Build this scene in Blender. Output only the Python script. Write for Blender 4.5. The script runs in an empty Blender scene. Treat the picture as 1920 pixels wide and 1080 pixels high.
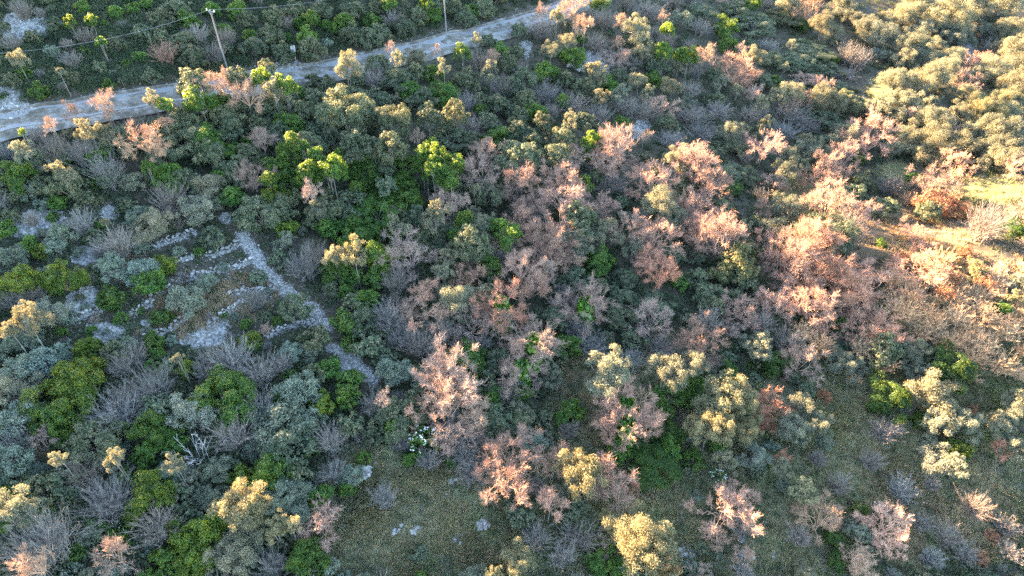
import bpy, math, random
import numpy as np
PI = math.pi
scene = bpy.context.scene
col = scene.collection

# ------------------------------------------------------------------ camera
CAM_H = 55.0
PITCH = math.radians(42.0)                       # below the horizontal
FPX = 1280.0                                     # 24 mm on a 36 mm sensor, in pixels of a 1920 wide frame
cam_d = bpy.data.cameras.new('camera'); cam_d.lens = 24; cam_d.sensor_width = 36
cam_d.clip_start = 0.5; cam_d.clip_end = 9000
cam = bpy.data.objects.new('camera', cam_d); col.objects.link(cam)
cam.location = (0, 0, CAM_H); cam.rotation_euler = (PI/2 - PITCH, 0, 0)
scene.camera = cam

# ------------------------------------------------------------------ sky, sun, exposure
SUN_EL = math.atan(0.28)                         # low evening sun over the hill beyond the road
TO_SUN = np.array([-0.82, 0.57, 0.0]); TO_SUN /= np.linalg.norm(TO_SUN)
world = bpy.data.worlds.new('World'); scene.world = world; world.use_nodes = True
nt = world.node_tree; nt.nodes.clear()
sky = nt.nodes.new('ShaderNodeTexSky'); sky.sky_type = 'NISHITA'; sky.sun_disc = False
sky.sun_elevation = SUN_EL; sky.sun_rotation = math.atan2(TO_SUN[0], TO_SUN[1])
sky.air_density = 1.0; sky.dust_density = 1.0; sky.ozone_density = 1.3
bg = nt.nodes.new('ShaderNodeBackground'); bg.inputs['Strength'].default_value = 0.068
wo = nt.nodes.new('ShaderNodeOutputWorld')
nt.links.new(sky.outputs[0], bg.inputs[0]); nt.links.new(bg.outputs[0], wo.inputs[0])
sun_d = bpy.data.lights.new('sun', 'SUN'); sun_d.energy = 5.0; sun_d.angle = math.radians(0.5)
sun_d.color = (1.0, 0.65, 0.36)
sun = bpy.data.objects.new('sun', sun_d); col.objects.link(sun)
from mathutils import Vector
sd = Vector((TO_SUN[0]*math.cos(SUN_EL), TO_SUN[1]*math.cos(SUN_EL), math.sin(SUN_EL)))
sun.rotation_euler = sd.to_track_quat('Z', 'Y').to_euler(); sun.location = (-60, 70, 80)
vs = scene.view_settings; vs.view_transform = 'Standard'; vs.look = 'None'; vs.gamma = 1; vs.use_curve_mapping = False
vs.exposure = 4.75
scene.cycles.max_bounces = 6; scene.cycles.diffuse_bounces = 3; scene.cycles.glossy_bounces = 2
scene.cycles.transmission_bounces = 3; scene.cycles.transparent_max_bounces = 4
scene.cycles.use_denoising = False; scene.cycles.filter_width = 1.5

# ------------------------------------------------------------------ pixel <-> place
FW = np.array([0, math.cos(PITCH), -math.sin(PITCH)]); UP = np.array([0, math.sin(PITCH), math.cos(PITCH)])
def ray(px, py):
    px = np.atleast_1d(np.asarray(px, float)); py = np.atleast_1d(np.asarray(py, float))
    u = (px-960)/FPX; v = (540-py)/FPX
    return np.stack([u, FW[1]+UP[1]*v, FW[2]+UP[2]*v], 1)
def proj(x, y, z):
    zz = z-CAM_H; d = y*FW[1]+zz*FW[2]
    d = np.where(d < 1, 1, d)
    return 960+FPX*x/d, 540-FPX*(y*UP[1]+zz*UP[2])/d

# ------------------------------------------------------------------ terrain
SL = 0.28
def lcoord(x, y): return -(x*TO_SUN[0]+y*TO_SUN[1])          # distance down-sun
L0 = lcoord(0, 61.0)
def shade_plane(x, y): return 4.0-(lcoord(x, y)-L0)*SL       # the hill's shadow edge passes through here
CTRL = [(60,60,3.2),(300,60,3.2),(700,30,3.4),(1000,60,4),(1400,20,3.3),(1850,20,0.5),(0,200,3.6),(0,400,5),(300,400,4.8),(600,200,4),(900,200,4),(1200,150,3.3),(1500,150,2.7),(1640,120,1.0),(1750,150,-2.2),(1850,250,-4.5),(600,500,4.3),(900,450,3.6),(1200,350,2.7),(1400,350,2.5),(1560,330,3.2),(1750,300,-5),(1450,480,0.2),(1620,430,2.8),(1650,520,-6.5),(1850,480,-14),(1850,600,-17),(1700,620,-9),(1500,650,-0.6),(1300,620,1.6),(1050,620,3.1),(800,700,3.7),(300,700,4.8),(50,650,4.7),(50,1000,4.6),(400,950,4.2),(800,950,3.2),(1200,950,2.3),(1500,850,0.4),(1750,800,-1),(1900,750,-5),(1850,1000,-4),(1550,1050,-1),(1000,1070,2.2),(1990,500,-20),(1990,200,-8),(1990,800,-11),(1850,350,-2.2),(1740,450,0.3),(1540,400,3.2),(1690,400,2.2),(1790,530,-3.5)]
_c = np.array(CTRL, float)
_r = ray(_c[:,0], _c[:,1])
# meet the mean hillside (plane 4 m under the shade plane)
_a = -(TO_SUN[0]*_r[:,0]+TO_SUN[1]*_r[:,1])
_t = (CAM_H-L0*SL)/(-_r[:,2]-_a*SL)
CX, CY, CS = _r[:,0]*_t, _r[:,1]*_t, _c[:,2]
def smooth(a, b, x):
    t = np.clip((x-a)/(b-a), 0, 1); return t*t*(3-2*t)
def wav(x, y):
    return (np.sin(x*.31+1.3+np.sin(y*.17))*np.sin(y*.27+.4)*.5+np.sin(x*.83+y*.41+2)*np.sin(y*.71-x*.33)*.3
            + np.sin(x*1.9+y*.7)*np.sin(y*2.1-x*.5+1)*.12)
def shade_depth(x, y):
    x = np.asarray(x, float); y = np.asarray(y, float)
    num = np.full(x.shape, 4.0*1e-3); den = np.full(x.shape, 1e-3)
    for a, b, s in zip(CX, CY, CS):
        w = np.exp(-((x-a)**2+(y-b)**2)/(2*9.5**2)); num = num+w*s; den = den+w
    return num/den
RIDGE = -200.0
def ground(x, y):
    x = np.asarray(x, float); y = np.asarray(y, float)
    l = lcoord(x, y)
    S = shade_depth(x, y)-wav(x, y)*.35*smooth(-190, -150, l)
    S = S*smooth(RIDGE, -165, l)                               # the hill meets the shade plane at its ridge
    z = shade_plane(x, y)-S
    z = np.where(l < RIDGE, shade_plane(x, y)-(RIDGE-l)*.45, z)
    z = np.where(l > 90, np.maximum(z, shade_plane(x, y)*.0+z), z)
    return z
def at(px, py, h=0.0):
    r = ray(px, py); n = len(r); h = np.broadcast_to(np.asarray(h, float), (n,))
    lo = np.full(n, 20.0); hi = np.full(n, 20.0); found = np.zeros(n, bool)
    t = 20.0
    while t < 330:
        p = r*t; below = (CAM_H+p[:,2]) < ground(p[:,0], p[:,1])+h
        new = below & ~found; hi[new] = t; found |= below; lo[~found] = t; t += 2.5
    hi[~found] = 330
    for _ in range(12):
        m = (lo+hi)/2; p = r*m[:,None]; below = (CAM_H+p[:,2]) < ground(p[:,0], p[:,1])+h
        hi = np.where(below, m, hi); lo = np.where(below, lo, m)
    p = r*hi[:,None]
    return p[:,0], p[:,1], hi

# ------------------------------------------------------------------ materials
def mat_new(name):
    m = bpy.data.materials.new(name); m.use_nodes = True; n = m.node_tree; n.nodes.clear()
    out = n.nodes.new('ShaderNodeOutputMaterial'); return m, n, out
def ramp(n, stops):
    r = n.nodes.new('ShaderNodeValToRGB'); e = r.color_ramp.elements
    while len(e) < len(stops): e.new(.5)
    for k, (p, c) in enumerate(stops): e[k].position = p; e[k].color = (*c, 1)
    return r
def noise(n, scale, detail=4, rough=.6, coord=None):
    t = n.nodes.new('ShaderNodeTexNoise'); t.inputs['Scale'].default_value = scale
    t.inputs['Detail'].default_value = detail; t.inputs['Roughness'].default_value = rough
    if coord: n.links.new(coord, t.inputs['Vector'])
    return t
def mixc(n, f, a, b, mode='MIX'):
    m = n.nodes.new('ShaderNodeMix'); m.data_type = 'RGBA'; m.blend_type = mode
    for s, v in ((m.inputs[0], f), (m.inputs[6], a), (m.inputs[7], b)):
        if isinstance(v, (int, float)): s.default_value = v
        elif isinstance(v, tuple): s.default_value = (*v, 1)
        else: n.links.new(v, s)
    return m.outputs[2]
def leaf_mat(name, dark, mid, pale, trans=.3, tcol=(1.0, 1.0, .5), rough=.5, spec=.4, nscale=1.3):
    """foliage: three leaf tones, tinted by the plant's own colour, part of the light passing through"""
    m, n, out = mat_new(name)
    g = n.nodes.new('ShaderNodeNewGeometry'); oi = n.nodes.new('ShaderNodeObjectInfo'); tc = n.nodes.new('ShaderNodeTexCoord')
    r = ramp(n, [(0, dark), (.5, mid), (1, pale)])
    no = noise(n, nscale, 2, .5, tc.outputs['Object'])
    ad = n.nodes.new('ShaderNodeMath'); ad.operation = 'MULTIPLY_ADD'
    n.links.new(g.outputs['Random Per Island'], ad.inputs[0]); ad.inputs[1].default_value = .6
    sb = n.nodes.new('ShaderNodeMath'); sb.operation = 'MULTIPLY_ADD'; n.links.new(no.outputs[0], sb.inputs[0])
    sb.inputs[1].default_value = 1.2; sb.inputs[2].default_value = -.4
    n.links.new(sb.outputs[0], ad.inputs[2]); n.links.new(ad.outputs[0], r.inputs[0])
    c = mixc(n, 1.0, r.outputs[0], oi.outputs['Color'], 'MULTIPLY')
    p = n.nodes.new('ShaderNodeBsdfPrincipled'); n.links.new(c, p.inputs['Base Color'])
    p.inputs['Roughness'].default_value = rough; p.inputs['Specular IOR Level'].default_value = spec
    t = n.nodes.new('ShaderNodeBsdfTranslucent'); n.links.new(mixc(n, 1.0, c, tcol, 'MULTIPLY'), t.inputs[0])
    mx = n.nodes.new('ShaderNodeMixShader'); mx.inputs[0].default_value = trans
    n.links.new(p.outputs[0], mx.inputs[1]); n.links.new(t.outputs[0], mx.inputs[2]); n.links.new(mx.outputs[0], out.inputs[0])
    return m
def bark_mat(name, a, b, scale=6):
    m, n, out = mat_new(name)
    g = n.nodes.new('ShaderNodeNewGeometry'); oi = n.nodes.new('ShaderNodeObjectInfo'); tc = n.nodes.new('ShaderNodeTexCoord')
    no = noise(n, scale, 4, .6, tc.outputs['Object'])
    ad = n.nodes.new('ShaderNodeMath'); ad.operation = 'MULTIPLY_ADD'
    n.links.new(g.outputs['Random Per Island'], ad.inputs[0]); ad.inputs[1].default_value = .5; n.links.new(no.outputs[0], ad.inputs[2])
    r = ramp(n, [(.3, a), (1.0, b)]); n.links.new(ad.outputs[0], r.inputs[0])
    c = mixc(n, 1.0, r.outputs[0], oi.outputs['Color'], 'MULTIPLY')
    p = n.nodes.new('ShaderNodeBsdfPrincipled'); n.links.new(c, p.inputs['Base Color']); p.inputs['Roughness'].default_value = .75
    p.inputs['Specular IOR Level'].default_value = .25
    n.links.new(p.outputs[0], out.inputs[0]); return m
M = {}
M['holm'] = leaf_mat('holm_oak_leaves', (.026,.045,.026), (.075,.10,.052), (.24,.215,.14), .28, (1.0,.92,.55), .62, .2)
M['green'] = leaf_mat('glossy_green_leaves', (.018,.05,.014), (.05,.115,.025), (.14,.20,.035), .5, (2.5,1.8,.2), .5, .3)
M['olive'] = leaf_mat('olive_leaves', (.075,.09,.06), (.155,.16,.105), (.27,.25,.175), .34, (1.0,.92,.55), .65, .2)
M['silver'] = leaf_mat('silver_shrub_leaves', (.06,.085,.06), (.13,.16,.115), (.25,.275,.21), .25, (1.0,1.0,.7), .7, .15)
M['flower'] = leaf_mat('white_blossom', (.6,.62,.58), (.75,.76,.72), (.8,.8,.78), .2, (1,1,1), .6, .2)
M['spurge'] = leaf_mat('yellow_green_bracts', (.35,.42,.03), (.5,.55,.05), (.6,.62,.1), .3, (1,1,.4), .6, .2)
M['ivy'] = leaf_mat('ivy_leaves', (.02,.06,.012), (.06,.15,.02), (.14,.24,.03), .35, (1.4,1.3,.3), .35, .5)
M['russet'] = leaf_mat('russet_leaves', (.14,.07,.04), (.26,.13,.07), (.38,.22,.12), .3, (1.2,.8,.5), .6, .2)
M['twig'] = bark_mat('pinkish_twigs', (.14,.09,.068), (.39,.27,.205))
M['bramble'] = bark_mat('straw_coloured_canes', (.30,.17,.095), (.62,.40,.23), 2)
M['grey_twig'] = bark_mat('grey_twigs', (.08,.07,.06), (.23,.205,.18))
M['bark'] = bark_mat('grey_bark', (.07,.06,.05), (.22,.20,.17))
M['dead'] = bark_mat('bleached_wood', (.20,.20,.20), (.42,.42,.42))
M['concrete'] = bark_mat('weathered_concrete', (.09,.085,.08), (.18,.17,.165), 3)
M['steel'] = bark_mat('galvanised_steel', (.14,.145,.15), (.28,.28,.28), 3)
M['stone'] = bark_mat('limestone', (.06,.058,.05), (.31,.30,.28), 3)
M['under'] = leaf_mat('undergrowth_leaves', (.022,.036,.016), (.055,.075,.034), (.13,.14,.08), .25, (1.1,1.0,.5), .7, .15)
M['scrub'] = leaf_mat('scrub_leaves', (.018,.034,.018), (.045,.068,.034), (.12,.13,.075), .3, (1.1,1.0,.5), .65, .15, .12)
M['grass'] = leaf_mat('grass_blades', (.10,.125,.055), (.24,.25,.135), (.44,.42,.28), .35, (1.2,1.2,.4), .6, .2)
M['straw'] = leaf_mat('dry_grass_blades', (.15,.11,.065), (.29,.225,.14), (.46,.37,.24), .35, (1.1,.9,.6), .7, .2)

def ground_mat():
    m, n, out = mat_new('hillside_soil_and_turf')
    tc = n.nodes.new('ShaderNodeTexCoord'); at_ = n.nodes.new('ShaderNodeAttribute'); at_.attribute_name = 'cover'
    sp = n.nodes.new('ShaderNodeSeparateColor'); n.links.new(at_.outputs['Color'], sp.inputs[0])
    o = tc.outputs['Object']
    n1 = noise(n, .35, 6, .65, o); n2 = noise(n, 3.5, 5, .7, o); n3 = noise(n, 14, 4, .7, o)
    soil = ramp(n, [(.3,(.025,.026,.018)),(.5,(.055,.05,.034)),(.7,(.10,.085,.06))]); n.links.new(n2.outputs[0], soil.inputs[0])
    turf = ramp(n, [(.3,(.05,.06,.026)),(.5,(.11,.115,.052)),(.68,(.22,.19,.115))]); n.links.new(n2.outputs[0], turf.inputs[0])
    straw = ramp(n, [(.3,(.06,.045,.028)),(.55,(.135,.092,.052)),(.75,(.22,.16,.095))]); n.links.new(n3.outputs[0], straw.inputs[0])
    rock = ramp(n, [(.35,(.07,.07,.06)),(.5,(.18,.18,.17)),(.7,(.36,.36,.35))]); n.links.new(n3.outputs[0], rock.inputs[0])
    def mask(ch, lo=.35, hi=.6):
        a = n.nodes.new('ShaderNodeMath'); a.operation = 'MULTIPLY_ADD'; n.links.new(n1.outputs[0], a.inputs[0]); a.inputs[1].default_value = .5
        n.links.new(sp.outputs[ch], a.inputs[2])
        b = n.nodes.new('ShaderNodeMapRange'); b.inputs[1].default_value = lo+.25; b.inputs[2].default_value = hi+.25
        n.links.new(a.outputs[0], b.inputs[0]); return b.outputs[0]
    c = mixc(n, mask(0), soil.outputs[0], turf.outputs[0])
    c = mixc(n, mask(1), c, straw.outputs[0])
    c = mixc(n, mask(2), c, rock.outputs[0])
    p = n.nodes.new('ShaderNodeBsdfPrincipled'); n.links.new(c, p.inputs['Base Color']); p.inputs['Roughness'].default_value = .9
    p.inputs['Specular IOR Level'].default_value = .15
    bp = n.nodes.new('ShaderNodeBump'); bp.inputs['Strength'].default_value = .8; bp.inputs['Distance'].default_value = .12
    n.links.new(n3.outputs[0], bp.inputs['Height']); n.links.new(bp.outputs[0], p.inputs['Normal'])
    n.links.new(p.outputs[0], out.inputs[0]); return m
def road_mat():
    m, n, out = mat_new('worn_pale_asphalt')
    tc = n.nodes.new('ShaderNodeTexCoord'); o = tc.outputs['Object']
    n1 = noise(n, .5, 6, .7, o); n2 = noise(n, 9, 5, .8, o)
    a = ramp(n, [(.3,(.15,.15,.148)),(.55,(.18,.18,.178)),(.75,(.215,.215,.21))]); n.links.new(n1.outputs[0], a.inputs[0])
    b = ramp(n, [(.3,(.86,.86,.86)),(.7,(1,1,1))]); n.links.new(n2.outputs[0], b.inputs[0])
    c = mixc(n, 1.0, a.outputs[0], b.outputs[0], 'MULTIPLY')
    p = n.nodes.new('ShaderNodeBsdfPrincipled'); n.links.new(c, p.inputs['Base Color']); p.inputs['Roughness'].default_value = .85
    n.links.new(p.outputs[0], out.inputs[0]); return m
def gravel_mat():
    m, n, out = mat_new('roadside_gravel')
    tc = n.nodes.new('ShaderNodeTexCoord'); o = tc.outputs['Object']
    n1 = noise(n, .8, 6, .7, o); n2 = noise(n, 12, 5, .8, o)
    a = ramp(n, [(.35,(.07,.06,.04)),(.5,(.14,.125,.10)),(.65,(.27,.26,.24))]); n.links.new(n1.outputs[0], a.inputs[0])
    b = ramp(n, [(.35,(.55,.55,.55)),(.65,(1,1,1))]); n.links.new(n2.outputs[0], b.inputs[0])
    p = n.nodes.new('ShaderNodeBsdfPrincipled'); n.links.new(mixc(n, 1.0, a.outputs[0], b.outputs[0], 'MULTIPLY'), p.inputs['Base Color'])
    p.inputs['Roughness'].default_value = .9; n.links.new(p.outputs[0], out.inputs[0]); return m
M['ground'] = ground_mat(); M['road'] = road_mat(); M['gravel'] = gravel_mat()

# ------------------------------------------------------------------ mesh helpers
def mesh_quads(name, V, F, mats, midx=None, smooth_=False):
    """V (n,3), F (m,4) or list of arrays of equal width"""
    me = bpy.data.meshes.new(name)
    V = np.ascontiguousarray(V, np.float32); F = np.ascontiguousarray(F, np.int32)
    k = F.shape[1]
    me.vertices.add(len(V)); me.vertices.foreach_set('co', V.ravel())
    me.loops.add(F.size); me.loops.foreach_set('vertex_index', F.ravel())
    me.polygons.add(len(F)); me.polygons.foreach_set('loop_start', np.arange(len(F), dtype=np.int32)*k)
    me.polygons.foreach_set('loop_total', np.full(len(F), k, np.int32))
    if midx is not None: me.polygons.foreach_set('material_index', np.ascontiguousarray(midx, np.int32))
    me.polygons.foreach_set('use_smooth', np.full(len(F), smooth_, bool))
    for m in (mats if isinstance(mats, (list, tuple)) else [mats]): me.materials.append(m)
    me.update(calc_edges=True); return me
def join(parts):
    """parts: list of (V, F, material index) -> V, F, midx"""
    V = []; F = []; I = []; o = 0
    for v, f, i in parts:
        if len(v) == 0: continue
        V.append(v); F.append(f+o); I.append(np.full(len(f), i)); o += len(v)
    return np.concatenate(V), np.concatenate(F), np.concatenate(I)
def nrm(a): return a/np.maximum(np.linalg.norm(a, axis=1, keepdims=True), 1e-6)
def leaves(P, N, L, W, rng, along=None, fold=.0):
    n = len(P); N = nrm(N)
    a = rng.normal(size=(n,3)) if along is None else along+rng.normal(size=(n,3))*.45
    T = nrm(a-(a*N).sum(1, keepdims=True)*N); B = np.cross(N, T)
    L = (L*rng.uniform(.7,1.3,n))[:,None]; W = (W*rng.uniform(.7,1.3,n))[:,None]
    V = np.stack([P-T*L*.5, P-B*W*.5+T*L*.05, P+T*L*.5, P+B*W*.5+T*L*.05], 1).reshape(-1,3)
    return V, np.arange(n*4).reshape(-1,4)
def ribbons(A, B, w0, w1, rng):
    n = len(A); d = nrm(B-A); s = nrm(np.cross(d, rng.normal(size=(n,3))))
    w0 = np.broadcast_to(w0, (n,))[:,None]/2; w1 = np.broadcast_to(w1, (n,))[:,None]/2
    V = np.stack([A-s*w0, A+s*w0, B+s*w1, B-s*w1], 1).reshape(-1,3)
    return V, np.arange(n*4).reshape(-1,4)
def tubes(A, B, r0, r1, k=4):
    n = len(A)
    if n == 0: return np.zeros((0,3)), np.zeros((0,4), int)
    d = nrm(B-A); ref = np.where(np.abs(d[:,2:3]) > .9, np.array([[1.,0,0]]), np.array([[0,0,1.]]))
    s = nrm(np.cross(d, ref)); t = np.cross(d, s)
    r0 = np.broadcast_to(r0, (n,))[:,None]; r1 = np.broadcast_to(r1, (n,))[:,None]
    V = []
    for q in range(k):
        a = 2*PI*q/k; o = s*math.cos(a)+t*math.sin(a); V += [A+o*r0, B+o*r1]
    V = np.stack(V, 1).reshape(-1,3); F = []
    for q in range(k):
        e = (q+1) % k; F.append(np.stack([np.arange(n)*2*k+j for j in (2*q, 2*e, 2*e+1, 2*q+1)], 1))
    return V, np.concatenate(F)

# ------------------------------------------------------------------ plants
def leafy_crown(W, H, seed, n, leaf, lobes=26, lobe_r=.2, sub=9, sub_r=.42, up=.0, align=0., rnd=.9, skirt=.15, ragged=.12, jit=1.12):
    """cauliflower crown: lobes over a lumpy dome, each carrying smaller tufts of leaves; base at z=0, height H, width W"""
    rng = np.random.default_rng(seed)
    d = nrm(rng.normal(size=(lobes,3))); d[:,2] = np.abs(d[:,2])*1.15-skirt; d = nrm(d)
    rr = rng.uniform(.55,.82,(lobes,1))*(1+rng.normal(size=(lobes,1))*ragged)
    R = np.array([W/2, W/2, H*.62]); c0 = np.array([0,0,H*.36])
    C = c0+d*R*rr; lr = W*lobe_r*rng.uniform(.65,1.25,lobes)
    # tufts
    sd_ = nrm(rng.normal(size=(lobes*sub,3))+np.repeat(d,sub,0)*.7+np.array([0,0,.25]))
    SC = np.repeat(C,sub,0)+sd_*np.repeat(lr,sub)[:,None]*.72; SR = np.repeat(lr,sub)*sub_r*rng.uniform(.7,1.3,lobes*sub)
    pick = rng.choice(len(SC), n, p=SR**2/(SR**2).sum())
    ld = nrm(rng.normal(size=(n,3))+nrm(SC-c0)[pick]*.6+np.array([0,0,.3+up]))
    P = SC[pick]+ld*SR[pick][:,None]*rng.uniform(.55,jit,(n,1))
    Nn = nrm(ld*(1-rnd*.5)+rng.normal(size=(n,3))*rnd*.5)
    al = None
    if align: al = ld*align+np.array([0,0,.4*align])
    P[:,2] = np.maximum(P[:,2], .02)
    return leaves(P, Nn, leaf[0], leaf[1], rng, al), SC
def limbs_to(SC, W, H, seed, k=14, r=.07, base=(0,0,0)):
    """a few limbs from the crown base up into the tufts"""
    rng = np.random.default_rng(seed+99); t = SC[rng.choice(len(SC), k, replace=False)]*np.array([.85,.85,.9])
    b = np.tile(np.array(base, float), (k,1)); m = b+(t-b)*.5+np.array([0,0,.12*H])+rng.normal(size=(k,3))*.05*W
    v1, f1 = tubes(b, m, r, r*.6); v2, f2 = tubes(m, t, r*.6, r*.15)
    return np.concatenate([v1, v2]), np.concatenate([f1, f2+len(v1)])
def bare_crown(W, H, seed, twigs=4200, n=(7,45,420), flat=.0, up=.35, tw=.022, droop=0., fan=False):
    """leafless crown: limbs, branches, branchlets and a haze of twigs, each level growing from the one below"""
    rng = np.random.default_rng(seed); R = np.array([W/2, W/2, H*.60]); c0 = np.array([0,0,H*.40])
    def pts(k, a, b):
        d = nrm(rng.normal(size=(k,3))+np.array([0,0,.35])); d[:,2] = np.where(d[:,2] < -.5, -d[:,2], d[:,2])
        lump = 1+.22*np.sin(3*np.arctan2(d[:,1],d[:,0])+seed)*np.cos(d[:,2]*4+seed*1.7)
        return c0+d*R*(rng.uniform(a,b,(k,1))**.7)*lump[:,None]
    out = []; segA = []; segB = []; r0s = []; r1s = []
    base = np.zeros((1,3)); PA = base.copy(); PB = np.array([[0,0,.08*H]]); pr = np.array([.11*W/5])
    levels = [(n[0], .45,.95,.055,.026), (n[1], .4,.95,.026,.012), (n[2], .3,1.05,.012,.007)]
    for li, (k, a, b, ra, rb) in enumerate(levels):
        if li == 0: T = pts(k, a, b)
        else:
            T = Tprev[rng.integers(0, len(Tprev), k)]+rng.normal(size=(k,3))*W*(.115 if li == 1 else .052)*np.array([1,1,.9])
            T = T+nrm(T-c0)*W*(.07 if li == 1 else .035)
        Tprev = T
        mid = (PA+PB)/2; s = rng.uniform(.45,1.0,(k,1))
        D = ((T[:,None,:]-(PA*.3+PB*.7)[None])**2).sum(2)
        # only grow outward
        pi = D.argmin(1); O = PA[pi]+(PB[pi]-PA[pi])*s
        m = O+(T-O)*.5+rng.normal(size=(k,3))*np.linalg.norm(T-O, axis=1, keepdims=True)*.09+np.array([0,0,(.10 if li == 0 else -.03)*H])*(.6 if li else 1)
        q = W/5
        for A_, B_, x0, x1 in ((O, m, ra*q, (ra+rb)/2*q), (m, T, (ra+rb)/2*q, rb*q)):
            if li < 2: out.append(tubes(A_, B_, x0, x1, 4 if li == 0 else 3))
            else: out.append(ribbons(A_, B_, x0*2.2, x1*2.2, rng))
        PA = np.concatenate([O, m]); PB = np.concatenate([m, T])
    k = twigs; pi = rng.integers(0, len(PA), k); O = PA[pi]+(PB[pi]-PA[pi])*rng.uniform(.1,1,(k,1))
    d = nrm(nrm(PB[pi]-PA[pi])*.8+rng.normal(size=(k,3))*.55+nrm(O-c0)*.35+np.array([0,0,up])); ln = rng.uniform(.25,.75,(k,1))*(.35+W*.09)
    T = O+d*ln; out.append(ribbons(O, T, tw, tw*.5, rng))
    k2 = twigs//2; pi = rng.integers(0, k, k2); O2 = O[pi]+(T[pi]-O[pi])*rng.uniform(.3,.8,(k2,1))
    d2 = nrm(d[pi]*.6+rng.normal(size=(k2,3))*.6+np.array([0,0,up*.6])); out.append(ribbons(O2, O2+d2*ln[pi]*.55, tw*.8, tw*.4, rng))
    V, F, _ = join([(v, f, 0) for v, f in out]); return V, F
def thicket(W, H, seed, stems=90, per=16, tw=.02, spread=.45):
    """leafless many stemmed shrub: stems fanning up from the ground with side twigs"""
    rng = np.random.default_rng(seed); k = stems
    b = np.c_[rng.normal(size=(k,2))*W*.10, np.zeros(k)]
    dr = np.c_[rng.normal(size=(k,2))*spread, np.full(k, 1.0)]; dr = nrm(dr); hh = H*rng.uniform(.6,1.05,(k,1))
    lean = dr*hh; lim = np.linalg.norm(lean[:,:2], axis=1, keepdims=True); lean[:,:2] *= np.minimum(1, (W*.5)/np.maximum(lim,.01))
    m = b+lean*.5*np.array([.75,.75,1.1]); t = b+lean
    out = [ribbons(b, m, .05, .035, rng), ribbons(m, t, .035, .015, rng)]
    A = np.concatenate([b+(m-b)*.4, m]); B = np.concatenate([m, t]); kk = k*per; pi = rng.integers(0, len(A), kk)
    O = A[pi]+(B[pi]-A[pi])*rng.uniform(0,1,(kk,1)); d = nrm(nrm(B[pi]-A[pi])+rng.normal(size=(kk,3))*.42+np.array([0,0,.15]))
    ln = rng.uniform(.2,.7,(kk,1))*(.3+H*.16); T = O+d*ln; out.append(ribbons(O, T, tw, tw*.45, rng))
    k3 = kk; pi = rng.integers(0, kk, k3); O3 = O[pi]+(T[pi]-O[pi])*rng.uniform(.2,.9,(k3,1))
    out.append(ribbons(O3, O3+nrm(d[pi]+rng.normal(size=(k3,3))*.5)*ln[pi]*.5, tw*.8, tw*.4, rng))
    V, F, _ = join([(v, f, 0) for v, f in out]); V[:,2] = np.maximum(V[:,2], -.05); return V, F
def trunk_mesh(seed, stems=1, r=.13):
    """unit-height trunk (z 0..1), scaled to fit"""
    rng = np.random.default_rng(seed); out = []
    for s in range(stems):
        p = np.array([[0,0,-.06]])+np.array([[rng.normal()*.06*(stems > 1), rng.normal()*.06*(stems > 1), 0]]); rr = r
        for k in range(5):
            q = p+np.array([[rng.normal()*.05+(.06*math.cos(s*2.3) if stems > 1 else 0), rng.normal()*.05+(.06*math.sin(s*2.3) if stems > 1 else 0), .215]])
            out.append(tubes(p, q, rr, rr*.88, 6)); p = q; rr *= .88
    V, F, _ = join([(v, f, 0) for v, f in out]); return V, F

# ------------------------------------------------------------------ naming helpers
def tag(o, label=None, cat=None, group=None, kind=None):
    if label: o['label'] = label
    if cat: o['category'] = cat
    if group: o['group'] = group
    if kind: o['kind'] = kind
    return o
def ob(name, me, parent=None):
    o = bpy.data.objects.new(name, me); col.objects.link(o)
    if parent: o.parent = parent
    return o

# ------------------------------------------------------------------ prototypes (meshes shared by the copies)
PR = {}
def proto(kind, W, H, make, nvar, seed):
    for v in range(nvar):
        PR.setdefault(kind, []).append(dict(W=W, H=H, **make(W, H, seed+v*7)))
def mk_leafy(matname, dens, leaf, **kw):
    def f(W, H, s):
        n = int(dens*W*W*(.5+.5*H/W))
        (V, F), SC = leafy_crown(W, H, s, n, leaf, **kw)
        LV, LF = limbs_to(SC, W, H, s, k=10, r=.018*W)
        V2, F2, I2 = join([(V, F, 0), (LV, LF, 1)])
        return dict(crown=mesh_quads(matname+'_crown', V2, F2, [M[matname], M['bark']], I2))
    return f
ck = dict(lobes=34, lobe_r=.17, sub=10, sub_r=.40, rnd=.5, ragged=.16)
for W, H, nv in ((2.4,2.1,3), (4.4,3.8,4), (6.8,5.4,3)):
    proto('H', W, H, mk_leafy('holm', 620, (.155,.10), **dict(ck, lobes=int(16+W*4))), nv, 100+int(W*10))
    proto('G', W, H, mk_leafy('green', 560, (.165,.105), lobes=int(12+W*3.2), lobe_r=.19, sub=9, sub_r=.45, rnd=.4, ragged=.18), nv, 300+int(W*10))
    proto('O', W, H*.9, mk_leafy('olive', 680, (.20,.06), lobes=int(14+W*5), lobe_r=.135, sub=8, sub_r=.5, rnd=.8, align=1.0, ragged=.30, jit=1.5), nv, 500+int(W*10))
for W, H in ((1.3,1.0), (2.8,2.2)):
    proto('S', W, H, mk_leafy('silver', 640, (.15,.06), lobes=int(12+W*4), lobe_r=.17, sub=8, sub_r=.55, rnd=1.0, align=.8, ragged=.2), 3, 700+int(W*10))
proto('R', 3.2, 2.4, mk_leafy('russet', 330, (.16,.10), lobes=24, lobe_r=.18, sub=8, sub_r=.5, rnd=1.0, ragged=.2), 2, 760)
def mk_bare(matname, tw, tpm):
    def f(W, H, s):
        V, F = bare_crown(W, H, s, twigs=int(tpm*W*W), n=(9 if W < 3 else 14, int(20+W*10), int(80+W*85)), tw=tw)
        return dict(crown=mesh_quads(matname+'_crown', V, F, M[matname]))
    return f
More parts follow.
